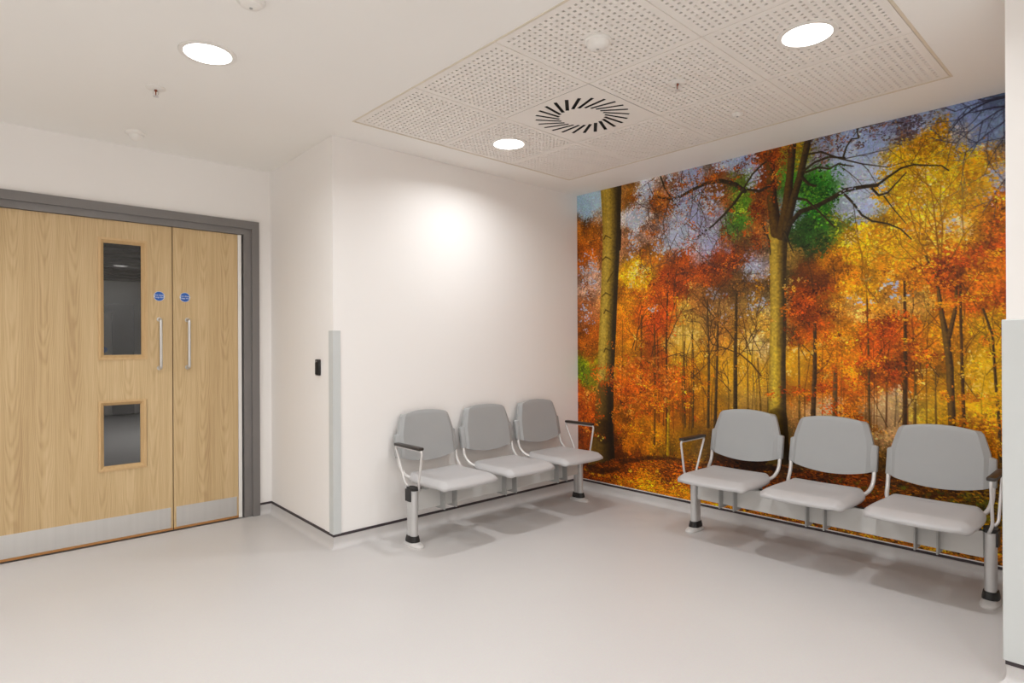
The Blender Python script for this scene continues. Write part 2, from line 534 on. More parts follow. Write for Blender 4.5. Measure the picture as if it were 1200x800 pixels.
def make_door(name, x0, x1, holes, hx, sx, label):
    d = struct(empty(name, (x0, YD + .012, 0)), label, 'door')
    leaf_with_holes(x0, x1, holes).build('leaf', 'oak', d)
    W = x1 - x0
    MB().box(0.0, W, -0.0012, 0.049, 0.006, 0.020).build('bottom_lipping', 'edge', d)
    for (a, b, c, e) in holes:
        a, b = a - x0, b - x0
        bw = 0.027
        fr_ = MB()
        yy = -0.006
        # four mitred beads sloping in to the pane
        o_ = [(a - .004, c - .004), (b + .004, c - .004), (b + .004, e + .004), (a - .004, e + .004)]
        i_ = [(a + bw, c + bw), (b - bw, c + bw), (b - bw, e - bw), (a + bw, e - bw)]
        for k in range(4):
            k2 = (k + 1) % 4
            bead = MB()
            A, B, Ci, Di = o_[k], o_[k2], i_[k2], i_[k]
            m1 = ((A[0] * .6 + Di[0] * .4), (A[1] * .6 + Di[1] * .4))
            m2 = ((B[0] * .6 + Ci[0] * .4), (B[1] * .6 + Ci[1] * .4))
            bead.v = [(A[0], yy, A[1]), (B[0], yy, B[1]), (m2[0], yy, m2[1]), (m1[0], yy, m1[1]), (Ci[0], 0.014, Ci[1]), (Di[0], 0.014, Di[1]),
                      (A[0], 0.0, A[1]), (B[0], 0.0, B[1]), (Ci[0], 0.020, Ci[1]), (Di[0], 0.020, Di[1])]
            bead.f = [(0, 1, 2, 3), (3, 2, 4, 5), (0, 6, 7, 1), (5, 4, 8, 9), (6, 9, 8, 7), (0, 3, 5, 9, 6), (1, 7, 8, 4, 2)]
            bead.build('glazing_bead', 'bead', d)
        MB().box(a + .004, b - .004, 0.021, 0.027, c + .004, e - .004).build('vision_pane', 'glass', d)
    k = MB().bbox(0.014, W - 0.012, -0.0018, 0.0, 0.022, 0.155, 0.0004).build('kick_plate', 'steel', d)
    n = max(2, int(W / 0.24) + 1)
    for q in range(n):
        for z in (0.037, 0.140):
            disc_y(0.0035, -0.0026, -0.0018, 0.03 + q * (W - 0.056) / (n - 1), z, 10).build('screw', 'steel', k)
    # tubular pull handle
    hz0, hz1 = 1.075, 1.39
    px = hx - x0
    pts = [(px, 0.0, hz0)]
    for a in range(6):
        an = a * PI / 2 / 5
        pts.append((px, -0.036 - 0.014 * math.sin(an), hz0 + 0.014 * (1 - math.cos(an))))
    for a in range(6):
        an = a * PI / 2 / 5
        pts.append((px, -0.036 - 0.014 * math.cos(an), hz1 - 0.014 * (1 - math.sin(an))))
    pts.append((px, 0.0, hz1))
    h = MB().tube(pts, 0.0095, 12).build('pull_handle', 'steel', d, smooth=True)
    for z in (hz0, hz1):
        disc_y(0.014, -0.006, 0.0, px, z, 20).build('handle_rose', 'steel', h)
    # round blue sign
    sgn = disc_y(0.0315, -0.0012, 0.0, sx - x0, 1.541).build('safety_sign', 'sign_white', d)
    tag(sgn, 'round blue fire door sign with white lettering')
    disc_y(0.0295, -0.0018, -0.0012, sx - x0, 1.541).build('sign_face', 'sign_blue', sgn)
    for s in (-1, 1):
        disc_y(0.0032, -0.0024, -0.0018, sx - x0 + s * 0.0285, 1.541, 12).build('sign_dot', 'sign_white', sgn)
    tx = place('sign_lettering', TXT, sgn, (sx - x0, -0.0022, 1.541))
    tx.rotation_euler = (PI / 2, 0, 0)
    return d
make_door('door_1', 0.052, 1.047, [(0.645, 0.900, 1.136, 1.886), (0.643, 0.893, 0.447, 0.876)], 0.971, 0.972,
          'wide oak door leaf with two vision panels and steel kick plate')
make_door('door_2', 1.053, 1.462, [], 1.137, 1.124, 'narrow oak door leaf with pull handle, without window, beside the frame')

# dim corridor seen through the vision panes, lit by an added lamp
CX0, CX1, CYE, CH = -0.5, 3.4, 12.6, 2.40
struct(MB().box(CX0, CX1, YD + T, CYE, -0.1, 0.0).build('floor_corridor', 'floor'), 'dim corridor floor behind the double doors', 'floor')
struct(MB().box(CX0, CX1, CYE, CYE + T, 0, CH).build('wall_corridor_end', 'dark_wall'), 'dim grey end wall seen through the door glass', 'wall')
struct(MB().box(CX0 - T, CX0, YD + T, CYE, 0, CH).build('wall_corridor_left', 'dark_wall'), 'left corridor wall hidden behind the doors', 'wall')
struct(MB().box(CX1, CX1 + T, YD + T, CYE, 0, CH).build('wall_corridor_right', 'dark_wall'), 'right corridor wall hidden behind the doors', 'wall')
cc = struct(MB().box(CX0, CX1, YD + T, CYE, CH, CH + .05).build('ceiling_corridor', 'dark_wall'), 'dark slatted corridor ceiling seen through the tall door pane', 'ceiling')
for k in range(9):
    MB().box(CX0 + .05, CX1 - .05, 8.2 + k * .5, 8.2 + k * .5 + .2, CH - .05, CH - .001).build('slat', 'dark_frame', cc)
dd = struct(empty('door_3', (0, CYE, 0)), 'dark framed door at the far end of the dim corridor', 'door')
MB().box(1.55, 2.02, -.03, 0, 0, 1.8).build('leaf', 'dark_wall', dd)
MB().box(2.02, 2.35, -.07, 0, 0, 1.95).box(1.2, 2.02, -.07, 0, 1.8, 1.95).build('frame', 'dark_frame', dd)
disc_y(0.05, -.034, -.03, 1.90, 1.15).build('sign', 'sign_blue', dd)

# ------------------------------------------------------------------ forest mural
def build_mural():
    W, Hh = 880, 700
    z0, z1 = SK + 0.013, H
    Y0, Y1 = YB, PY
    rng = np.random.default_rng(7)
    a = math.radians(YAW)
    ro = math.radians(ROLL)
    def P(px, py):
        """a point of the print, measured in the photograph, to canvas column and row on the wall"""
        px = np.asarray(px, float); py = np.asarray(py, float)
        x, y = px - 600, py - CY
        u = x * math.cos(ro) + y * math.sin(ro)
        v = -x * math.sin(ro) + y * math.cos(ro)
        l, zz = u / FPX, -v / FPX
        rx = math.cos(a) + math.sin(a) * l
        ry = math.sin(a) - math.cos(a) * l
        t = XM / rx
        return (Y0 - ry * t) / (Y0 - Y1) * W, (z1 - (EYE + zz * t)) / (z1 - z0) * Hh
    def scale_at(px):
        """canvas pixels per photograph pixel at this column"""
        c0, _ = P(px - 1, 400); c1, _ = P(px + 1, 400)
        _, r0 = P(px, 399); _, r1 = P(px, 401)
        return float(c1 - c0) / 2, float(r1 - r0) / 2

    # colour of the print at many places, read off by eye: x, y, r, g, b
    K = """684 240 150 178 196|698 232 165 190 205|690 268 165 92 32|684 300 168 82 28|690 330 184 140 118|685 368 168 98 60|690 395 165 80 25
    684 410 150 75 20|682 432 118 132 22|692 440 128 120 25|684 470 175 72 24|692 500 150 62 20|700 545 88 38 10
    740 225 172 105 38|755 222 205 208 215|745 255 208 205 208|735 285 180 118 78|760 270 158 118 98|775 240 148 82 38|790 215 158 110 82|790 270 165 170 190|760 300 172 102 38
    745 315 228 165 38|750 325 240 172 42|735 345 228 132 30|770 340 205 84 20|790 330 165 62 20|760 360 220 95 20|775 375 192 64 20|735 385 202 108 25|800 370 185 140 60|797 395 222 182 84
    740 415 180 108 25|770 410 150 60 20|800 420 224 162 50|740 450 202 84 25|770 450 205 94 30|800 440 190 100 30|740 480 138 72 15|770 480 165 80 20|800 480 170 85 20|740 510 185 98 20|770 510 192 114 25|800 510 138 92 20|780 530 118 78 20|730 530 78 34 8
    700 555 138 58 12|740 545 116 48 12|780 545 98 44 12|740 560 190 84 15|770 570 205 112 20|800 550 128 54 15|800 580 210 116 20|745 570 220 132 25|850 562 128 58 15|850 590 195 110 20|900 590 120 54 12|900 615 172 105 20|950 580 108 44 12|1000 570 130 58 15|1000 600 128 58 12|1000 628 172 110 22|1050 600 124 64 15|1100 590 118 68 18|1100 642 150 90 18|1150 600 130 94 20|1165 645 172 95 15|1172 580 108 78 20
    810 205 140 150 178|805 235 128 130 160|830 190 130 108 98|850 185 150 166 198|870 180 132 152 188|845 205 130 78 44|815 260 150 155 188|835 255 136 125 140|830 285 150 150 182|820 300 150 118 118|865 215 112 138 40|862 245 84 126 35|868 265 68 110 30|880 240 140 74 30|890 260 134 70 30|845 230 134 78 40|880 200 140 140 162|900 185 124 58 24|900 210 128 58 24
    800 300 175 74 28|820 320 166 64 24|850 300 140 54 24|840 330 150 64 25|870 300 108 54 25|880 315 150 150 172|865 330 108 74 35|890 330 150 94 30|870 350 140 105 50|890 350 165 140 90|820 350 165 104 48|840 360 150 108 58
    810 390 228 168 72|840 390 175 110 50|860 390 160 108 44|890 380 190 140 58|885 402 218 188 140|830 420 192 130 40|870 420 218 156 48|890 440 204 146 48|820 450 196 120 34|840 460 150 98 30|870 460 182 136 54|890 470 166 125 60|815 490 160 94 30|830 520 108 78 34|830 500 150 100 40|880 482 162 120 60|880 530 60 32 12|850 540 70 34 12
    935 190 112 122 30|938 178 150 108 20|950 165 120 132 162|970 150 122 138 172|1000 150 136 152 188|960 190 130 126 142|985 200 150 166 192|1000 190 162 176 202|1010 215 166 182 202|1005 240 162 176 206|985 245 140 150 170|935 215 58 110 30|960 215 58 118 35|955 235 46 112 30|965 250 52 112 30|940 260 48 86 25|960 275 42 80 25|945 290 48 60 22|975 270 74 106 30|985 255 120 140 40|928 250 90 110 110|930 300 150 114 50|925 330 58 48 20
    990 270 222 160 24|1005 275 234 172 30|1000 300 228 150 30|1020 300 236 166 38|985 310 190 108 30|960 315 118 58 22|940 330 108 48 20|970 330 130 60 25|1000 330 206 120 35|1020 330 222 150 40|940 360 152 58 20|960 370 130 58 20|950 390 162 64 22|975 360 150 94 35|990 370 182 120 50|1010 360 202 142 70|1030 350 212 140 50|970 400 166 84 24|1000 400 192 115 34|1020 400 166 68 20|1040 390 182 68 20|935 430 204 142 44|950 420 172 110 34|970 430 188 110 34|1000 430 204 120 34|1030 430 166 68 20|940 460 150 74 24|960 460 150 84 30|990 460 184 84 24|1010 460 172 90 34|1040 440 172 74 24|1050 460 204 172 132|940 480 162 110 60|965 480 194 152 112|1000 480 182 100 34|1035 480 194 152 102|1035 500 172 126 80|1050 490 152 110 68|1030 530 108 74 34|930 520 120 90 48
    1040 130 142 162 198|1060 140 92 84 98|1040 160 132 142 172|1020 180 142 162 198|1030 210 172 188 208|1025 235 176 192 212|1080 130 142 156 188|1090 165 206 140 20|1060 190 222 160 20|1090 185 238 176 24|1110 140 122 142 182|1130 120 132 152 194|1150 140 122 142 182|1170 120 78 92 120|1170 150 116 136 172|1125 165 150 146 142|1120 190 218 160 28|1150 185 196 150 48|1165 175 192 130 40|1175 195 150 150 162|1060 220 238 176 18|1090 220 244 188 34|1120 215 238 176 34|1145 210 218 156 38|1165 220 172 150 150|1175 235 192 94 30|1040 240 234 176 24|1070 250 234 166 28|1100 250 238 176 38|1130 245 218 150 38|1155 245 202 120 30|1175 260 206 100 24|1035 270 228 160 34|1070 280 234 160 38|1110 265 222 192 144|1130 280 222 140 34|1160 280 206 110 24|1040 310 218 140 38|1070 310 218 130 34|1100 310 172 68 20|1130 305 182 74 20|1160 300 204 78 20|1175 290 220 90 20|1045 335 206 136 50|1070 340 204 120 40|1100 335 162 74 24|1130 330 198 94 24|1165 330 212 110 30|1130 350 206 88 24|1165 350 204 84 24|1060 360 186 130 60|1085 360 192 140 60|1105 370 172 100 30|1140 380 214 152 38|1165 385 204 140 38|1055 380 192 88 24|1080 390 218 140 30|1060 410 172 78 22|1090 410 204 120 30|1120 400 192 115 30|1150 420 224 168 30|1172 430 224 166 38|1060 440 176 84 24|1090 450 188 120 34|1120 440 204 140 34|1150 450 230 168 24|1172 460 218 160 30|1075 480 192 152 48|1095 480 182 130 38|1130 480 208 140 30|1155 490 208 130 30|1172 500 208 125 24|1140 500 204 110 24|1165 530 182 110 30|1174 560 108 78 24"""
    K = np.array([[float(q) for q in s.split()] for line in K.split('\n') for s in line.strip().split('|')])
    kc, kr = P(K[:, 0], K[:, 1])
    # base: sharp inverse-distance blend of the colours on a coarse grid, then enlarged
    cw, ch = W // 4, Hh // 4
    gx, gy = np.meshgrid((np.arange(cw) + .5) * 4, (np.arange(ch) + .5) * 4)
    # ragged outlines: warp the lookup with noise
    def vnoise(shape, cell, seed):
        r = np.random.default_rng(seed)
        h, w_ = shape
        g = r.random((int(h / cell) + 3, int(w_ / cell) + 3))
        y = np.arange(h) / cell; x = np.arange(w_) / cell
        yi = y.astype(int); xi = x.astype(int)
        fy = (y - yi)[:, None]; fx = (x - xi)[None, :]
        fy = fy * fy * (3 - 2 * fy); fx = fx * fx * (3 - 2 * fx)
        g00 = g[yi][:, xi]; g01 = g[yi][:, xi + 1]; g10 = g[yi + 1][:, xi]; g11 = g[yi + 1][:, xi + 1]
        return (g00 * (1 - fx) + g01 * fx) * (1 - fy) + (g10 * (1 - fx) + g11 * fx) * fy
    gx = gx + (vnoise(gx.shape, 9, 1) - .5) * 34 + (vnoise(gx.shape, 3, 2) - .5) * 22
    gy = gy + (vnoise(gx.shape, 9, 3) - .5) * 34 + (vnoise(gx.shape, 3, 4) - .5) * 22
    num = np.zeros((ch, cw, 3)); den = np.zeros((ch, cw, 1))
    for c, r, col in zip(kc, kr, K[:, 2:]):
        d2 = (gx - c) ** 2 + (gy - r) ** 2 + 20
        w_ = (1.0 / d2 ** 2.6)[..., None]
        num += w_ * col; den += w_
    base = num / den
    yy = np.clip(np.arange(Hh) / 4 - .5, 0, ch - 1.001); xx = np.clip(np.arange(W) / 4 - .5, 0, cw - 1.001)
    yi = yy.astype(int); xi = xx.astype(int)
    fy = (yy - yi)[:, None, None]; fx = (xx - xi)[None, :, None]
    B = (base[yi][:, xi] * (1 - fx) + base[yi][:, xi + 1] * fx) * (1 - fy) + (base[yi + 1][:, xi] * (1 - fx) + base[yi + 1][:, xi + 1] * fx) * fy
    B = B / 255.0
    mass = 1 + .55 * (vnoise((Hh, W), 26, 11) - .5) + .55 * (vnoise((Hh, W), 11, 12) - .5) + .35 * (vnoise((Hh, W), 5, 13) - .5)
    sky = np.clip((B[..., 2] - B[..., 0] + .10) / .16, 0, 1)
    B = np.clip(B * (mass * (1 - sky) + sky * 1.12)[..., None], 0, 1)
    img = B.copy()

    def stamp(cx, cy, col, rx, ry, ang=None, alpha=1.0):
        """opaque small leaf dabs, vectorised; later ones cover earlier ones"""
        n = len(cx)
        if n == 0: return
        rx = np.broadcast_to(rx, n); ry = np.broadcast_to(ry, n)
        ang = rng.random(n) * PI if ang is None else np.broadcast_to(ang, n)
        ca, sa = np.cos(ang), np.sin(ang)
        R = int(math.ceil(max(rx.max(), ry.max())))
        ix, iy = np.floor(cx).astype(int), np.floor(cy).astype(int)
        for dy in range(-R, R + 1):
            for dx in range(-R, R + 1):
                px = ix + dx; py = iy + dy
                ex = px + .5 - cx; ey = py + .5 - cy
                q = ((ex * ca + ey * sa) / rx) ** 2 + ((-ex * sa + ey * ca) / ry) ** 2
                k = (q <= 1) & (px >= 0) & (px < W) & (py >= 0) & (py < Hh)
                if not k.any(): continue
                if alpha >= 1: img[py[k], px[k]] = col[k]
                else: img[py[k], px[k]] = img[py[k], px[k]] * (1 - alpha) + col[k] * alpha
    def jitter(col, lum=0.25, hue=0.025):
        n = len(col)
        l = np.exp(rng.normal(0, lum, (n, 1)) * np.where(col[:, 2:3] > col[:, 0:1], .3, 1.0))     # sky stays even
        c = col * l
        c[:, 1] *= np.exp(rng.normal(0, hue * 1.6, n))
        c[:, 2] *= np.exp(rng.normal(0, hue, n))
        return np.clip(c, 0, 1)
    def dabs_from_base(n, size, spread, lum, box=None, alpha=1.0):
        x0_, x1_, y0_, y1_ = box or (0, W, 0, Hh)
        cx = rng.uniform(x0_, x1_, n); cy = rng.uniform(y0_, y1_, n)
        sx = np.clip(cx + rng.normal(0, spread, n), 0, W - 1).astype(int)
        sy = np.clip(cy + rng.normal(0, spread, n), 0, Hh - 1).astype(int)
        s = rng.uniform(.6, 1.35, n) * size
        stamp(cx, cy, jitter(B[sy, sx], lum), s, s * rng.uniform(.4, .9, n), alpha=alpha)
    # general leafy texture
    dabs_from_base(26000, 4.2, 5, .12, alpha=.7)
    dabs_from_base(110000, 1.7, 6, .20, alpha=.8)

    def cloud(px, py, rx, ry, cols, n, size, lum=.2, clump=9, flat=1.0, soft=False):
        """a cluster of leaves around a point of the photograph, in clumps"""
        sx, sy = scale_at(px)
        c, r = P(px, py)
        m = max(1, int(n / clump))
        t = rng.random(m) * 2 * PI; rad = np.sqrt(rng.random(m))
        if soft: rad = np.abs(rng.normal(0, .5, m))
        ccx = c + np.cos(t) * rad * rx * sx; ccy = r + np.sin(t) * rad * ry * sy
        cx = np.repeat(ccx, clump) + rng.normal(0, size * 2.4, m * clump)
        cy = np.repeat(ccy, clump) + rng.normal(0, size * 1.9 * flat, m * clump)
        pal = np.array(cols, float) / 255
        col = pal[np.repeat(rng.integers(0, len(pal), m), clump)] * np.repeat(np.exp(rng.normal(-.04, lum, m)), clump)[:, None]
        s = rng.uniform(.6, 1.3, len(cx)) * size
        stamp(cx, cy, jitter(col, lum * .55), s, s * rng.uniform(.35, .8, len(cx)), ang=rng.normal(0, .7, len(cx)), alpha=.8)

    def stroke(pts, w0, w1, lit, dark, soft=.8, light_side=-1, grainy=.12, alpha=1.0, gain=.75, off=0.0):
        """tapered limb along photograph points; lit on one side, shaded on the other"""
        pts = np.array(pts, float)
        c, r = P(pts[:, 0], pts[:, 1])
        s = np.array([scale_at(x)[0] for x in pts[:, 0]])
        n = len(c)
        seg = np.hypot(np.diff(c), np.diff(r))
        cum = np.concatenate([[0], np.cumsum(seg)]) / max(seg.sum(), 1e-6)
        wd = np.array([w0 + (w1 - w0) * q for q in cum]) * s / 2
        lit = np.array(lit) / 255.0; dark = np.array(dark) / 255.0
        for i in range(n - 1):
            ax, ay, bx, by = c[i], r[i], c[i + 1], r[i + 1]
            m = max(wd[i], wd[i + 1]) + 2
            x0_, x1_ = int(max(0, min(ax, bx) - m)), int(min(W, max(ax, bx) + m + 1))
            y0_, y1_ = int(max(0, min(ay, by) - m)), int(min(Hh, max(ay, by) + m + 1))
            if x1_ <= x0_ or y1_ <= y0_: continue
            X, Yy = np.meshgrid(np.arange(x0_, x1_) + .5, np.arange(y0_, y1_) + .5)
            dx, dy = bx - ax, by - ay
            L2 = dx * dx + dy * dy + 1e-9
            t = np.clip(((X - ax) * dx + (Yy - ay) * dy) / L2, 0, 1)
            ex, ey = X - (ax + t * dx), Yy - (ay + t * dy)
            d = np.hypot(ex, ey)
            hw = wd[i] + (wd[i + 1] - wd[i]) * t
            cover = np.clip((hw - d) / soft + .5, 0, 1) * np.clip(hw / .45, 0, 1) * alpha
            side = np.clip(ex / np.maximum(hw, .5), -1, 1)
            k = np.clip(.5 + gain * (side - off), 0, 1)
            g = 1 + (vnoise(X.shape, 3, int(ax * 7 + ay) % 9999) - .5) * grainy * 4 * np.ones_like(X)
            colr = (dark[None, None] * k[..., None] + lit[None, None] * (1 - k[..., None])) * g[..., None]
            img[y0_:y1_, x0_:x1_] = img[y0_:y1_, x0_:x1_] * (1 - cover[..., None]) + np.clip(colr, 0, 1) * cover[..., None]
    def twigs(px, py, ang, length, w, col, depth=4, spread=.5):
        """branching twigs; angle in degrees, 0 to the right, 90 up"""
        a_ = math.radians(ang)
        p = [(px, py)]
        x, y = px, py
        for k in range(4):
            a_ += rng.normal(0, .16)
            x += math.cos(a_) * length / 4; y -= math.sin(a_) * length / 4
            p.append((x, y))
            if depth > 0 and rng.random() < .75:
                twigs(x, y, math.degrees(a_) + rng.choice([-1, 1]) * rng.uniform(22, 60) * spread * 2, length * rng.uniform(.42, .68), w * .6, col, depth - 1, spread)
        stroke(p, w, w * .5, col, col, soft=1.0, alpha=.9)

    SKY = [(196, 206, 222), (182, 196, 218), (214, 219, 226), (172, 186, 212)]
    # small pieces of sky between the leaves
    for px, py, rx, ry, n in ((757, 224, 9, 12, 160), (746, 256, 12, 12, 220), (790, 262, 14, 24, 260), (800, 232, 14, 24, 220), (815, 262, 22, 34, 420), (832, 232, 14, 20, 140),
                              (850, 188, 20, 10, 200), (690, 318, 9, 26, 130), (687, 372, 6, 18, 60), (880, 316, 10, 10, 70), (886, 352, 10, 12, 60), (836, 350, 14, 10, 50), (795, 210, 14, 14, 120),
                              (884, 205, 8, 22, 90), (1005, 232, 20, 30, 200), (1000, 170, 30, 24, 160), (1110, 264, 9, 8, 30), (1165, 212, 12, 18, 60), (1060, 250, 30, 30, 30),
                              (775, 285, 12, 14, 90), (1030, 345, 30, 14, 50), (765, 365, 8, 10, 20), (930, 248, 6, 20, 50), (720, 330, 2, 20, 20), (740, 288, 8, 14, 80), (805, 285, 12, 16, 90),
                              (860, 375, 20, 20, 30)):
        cloud(px, py, rx, ry, SKY, n, 2.3, .06, clump=5)
    BRIGHT = [(246, 214, 130), (250, 226, 160), (240, 196, 90)]
    for px, py, rx, ry, n in ((798, 394, 9, 12, 90), (812, 400, 8, 14, 60), (747, 322, 11, 15, 120), (885, 402, 8, 10, 40), (1005, 278, 12, 14, 70), (1090, 210, 28, 26, 200), (1152, 440, 14, 40, 120),
                              (870, 420, 14, 20, 60), (1095, 255, 30, 20, 90), (935, 425, 8, 20, 50), (1060, 465, 12, 14, 50), (965, 478, 10, 8, 30)):
        cloud(px, py, rx, ry, BRIGHT, n, 2.4, .08, clump=6)

    def haze(px, py, rx, ry, col, al):
        sx, sy = scale_at(px)
        c, r = P(px, py)
        X, Yy = np.meshgrid(np.arange(W), np.arange(Hh))
        w_ = al * np.exp(-((X - c) / (rx * sx)) ** 2 - ((Yy - r) / (ry * sy)) ** 2)
        img[:] = img * (1 - w_[..., None]) + np.array(col) / 255.0 * w_[..., None]
    for q in ((805, 398, 18, 22, (240, 190, 84), .65), (870, 425, 24, 42, (224, 162, 52), .6), (835, 445, 18, 36, (204, 142, 44), .5), (936, 432, 12, 40, (214, 152, 48), .6), (1152, 432, 26, 46, (236, 178, 36), .65),
              (1090, 472, 20, 26, (204, 156, 50), .5), (965, 482, 18, 12, (204, 164, 122), .7), (1040, 482, 24, 24, (200, 160, 110), .7), (880, 482, 26, 20, (176, 132, 70), .6), (850, 338, 34, 26, (92, 54, 26), .4),
              (945, 318, 22, 18, (74, 44, 20), .5), (800, 500, 30, 20, (150, 96, 26), .5), (905, 440, 30, 40, (200, 146, 50), .3), (770, 420, 26, 26, (176, 92, 26), .35), (830, 515, 30, 16, (96, 66, 28), .5)):
        haze(*q)
    # far, hazy trunks
    for k in range(48):
        x = rng.uniform(728, 1180)
        yb = 492 + (x - 730) * .03 + rng.uniform(-8, 14)
        yt = yb - rng.uniform(50, 150)
        c, r = P(x, (yt + yb) / 2)
        ci, ri = int(np.clip(c, 0, W - 1)), int(np.clip(r, 0, Hh - 1))
        f = rng.uniform(.42, .68)
        cl_ = B[ri, ci] * 255 * f
        stroke([(x, yb), (x + rng.normal(0, 1.5), (yt + yb) / 2), (x + rng.normal(0, 3), yt)], rng.uniform(1, 2.4), .8, cl_ * 1.12, cl_ * .8, alpha=.55)
    DK = (52, 36, 16)
    BR = (92, 64, 26)
    mid = [([(863, 345), (862, 420), (862, 505)], 3, 5.5, (84, 60, 24), (44, 30, 12)), ([(829, 350), (831, 420), (830, 500)], 1.5, 3.4, (92, 66, 30), (58, 38, 16)),
           ([(842, 370), (840, 440), (838, 505)], 1.6, 4, (84, 58, 26), (52, 34, 14)), ([(812, 392), (813, 450), (812, 500)], 1, 2.2, BR, DK), ([(783, 320), (781, 400), (782, 520)], 1.6, 3, (96, 52, 20), DK),
           ([(955, 372), (955, 430), (952, 512)], 4, 6.5, (90, 60, 30), (50, 32, 16)), ([(979, 430), (978, 500)], 4.5, 6, (110, 78, 40), (78, 52, 26)), ([(1016, 350), (1018, 420), (1019, 500)], 2, 3.2, (104, 72, 30), (64, 42, 18)),
           ([(1060, 330), (1061, 410), (1060, 520)], 3, 6, (90, 56, 20), (54, 32, 12)), ([(1073, 440), (1072, 520)], 2.5, 3.5, (120, 88, 30), (80, 56, 20)), ([(1096, 430), (1097, 520)], 2, 3, (140, 100, 34), (92, 64, 22)),
           ([(1125, 330), (1127, 420), (1130, 510)], 3, 5, (96, 60, 20), (56, 34, 12)), ([(1152, 362), (1163, 392), (1167, 450), (1171, 500), (1173, 600)], 3, 5, (90, 62, 24), (50, 34, 14)),
           ([(767, 380), (768, 450), (767, 520)], 1.6, 2.6, (120, 72, 22), (76, 44, 14)), ([(802, 400), (803, 500)], 1, 1.8, BR, DK), ([(752, 370), (751, 460)], 2, 2.6, (130, 74, 24), (86, 46, 16)),
           ([(888, 420), (891, 470), (892, 500)], 2, 3, (150, 108, 44), (110, 76, 30)), ([(876, 400), (877, 490)], 1.2, 2, (140, 100, 40), (110, 76, 30)), ([(936, 400), (937, 500)], 2, 3, (130, 90, 36), (96, 64, 26)),
           ([(784, 470), (783, 532)], 2.5, 3.5, (190, 150, 36), (130, 92, 24))]
    for pts, w0, w1, l, d in mid:
        stroke(pts, w0, w1, l, d)
    for px, py, ang, ln, w_ in ((830, 420, 60, 60, 1.2), (862, 400, 120, 60, 1.4), (862, 420, 55, 50, 1.2), (892, 440, 130, 70, 2.0), (1018, 440, 70, 80, 1.2), (1061, 410, 60, 60, 1.4), (1053, 495, 70, 60, 1.5),
                               (1040, 500, 110, 50, 1.2), (1127, 420, 60, 60, 1.3), (1165, 420, 115, 50, 1.3), (1100, 440, 130, 60, 1.2), (955, 420, 130, 40, 1.4), (955, 440, 50, 40, 1.2), (840, 400, 120, 50, 1.2), (782, 400, 60, 50, 1.2)):
        twigs(px, py, ang, ln, w_, (70, 44, 20), 3)

    for k in range(70):       # fine bare twigs among the crowns
        x = rng.uniform(735, 1180)
        twigs(x, rng.uniform(330, 470), rng.uniform(40, 140), rng.uniform(22, 50), rng.uniform(.8, 1.3), (66, 42, 22), 2)
    # green crowns
    cloud(957, 232, 32, 46, [(44, 104, 26), (60, 128, 34), (30, 82, 22), (90, 140, 36), (24, 66, 20)], 900, 2.6, .25, soft=True)
    cloud(950, 282, 26, 18, [(36, 62, 20), (50, 78, 24), (30, 46, 16)], 260, 2.6, .25)
    cloud(982, 262, 9, 14, [(120, 150, 40), (150, 160, 40)], 60, 2.4)
    cloud(866, 240, 11, 34, [(84, 134, 30), (110, 150, 40), (60, 104, 28), (140, 160, 44)], 260, 2.4, .22, soft=True)
    cloud(938, 182, 9, 18, [(150, 120, 24), (120, 126, 30), (170, 120, 24)], 120, 2.2)
    cloud(682, 436, 6, 14, [(120, 140, 26), (96, 126, 24), (150, 150, 40)], 90, 2.6)
    # golden crown right of the middle
    cloud(1085, 215, 62, 48, [(255, 204, 44), (255, 218, 70), (246, 184, 30), (240, 178, 28), (222, 150, 24)], 1900, 2.4, .12)
    cloud(1088, 172, 14, 14, [(214, 140, 20), (190, 116, 16), (232, 170, 30)], 130, 2.3)
    cloud(1140, 225, 24, 34, [(240, 176, 44), (222, 146, 34), (250, 194, 66)], 420, 2.4, .14)
    cloud(1062, 285, 62, 28, [(248, 182, 44), (234, 156, 38), (252, 204, 76), (212, 130, 32)], 900, 2.4, .14)
    cloud(1005, 285, 18, 26, [(236, 170, 26), (224, 150, 24), (246, 190, 50)], 240, 2.4)
    # bare twigs against the sky at upper right
    TW = (58, 58, 78)
    stroke([(1186, 112), (1160, 118), (1140, 128), (1124, 140), (1112, 156)], 4, 1.2, TW, (36, 36, 52))
    stroke([(1186, 124), (1165, 126), (1148, 130), (1128, 134)], 3.4, 1, TW, (36, 36, 52))
    for px, py, ang, ln, w_ in ((1186, 110, 190, 70, 2.6), (1186, 122, 205, 80, 2.4), (1186, 135, 215, 70, 2.0), (1160, 118, 170, 50, 1.6), (1150, 130, 240, 50, 1.6), (1180, 150, 240, 60, 1.6), (1186, 160, 200, 50, 1.4),
                               (1125, 140, 190, 40, 1.2), (1178, 118, 260, 50, 1.6), (1140, 130, 140, 26, 1.2), (1186, 200, 225, 60, 1.8), (1186, 180, 250, 40, 1.4), (1100, 120, 200, 50, 1.2), (1085, 125, 220, 40, 1.2), (1060, 128, 230, 40, 1.2)):
        twigs(px, py, ang, ln, w_, TW, 4)
    cloud(1062, 148, 17, 16, [(88, 66, 70), (110, 78, 66), (74, 66, 84)], 190, 2.2, .2)
    cloud(1035, 152, 12, 14, [(96, 84, 96), (110, 80, 70)], 80, 2.0)
    cloud(1000, 160, 26, 18, [(112, 84, 80), (96, 76, 82), (130, 88, 70)], 170, 2.0)
    cloud(970, 170, 22, 22, [(118, 80, 66), (96, 70, 66), (136, 90, 60)], 190, 2.0)
    cloud(1090, 135, 20, 12, [(100, 96, 116), (90, 84, 96)], 60, 1.8)
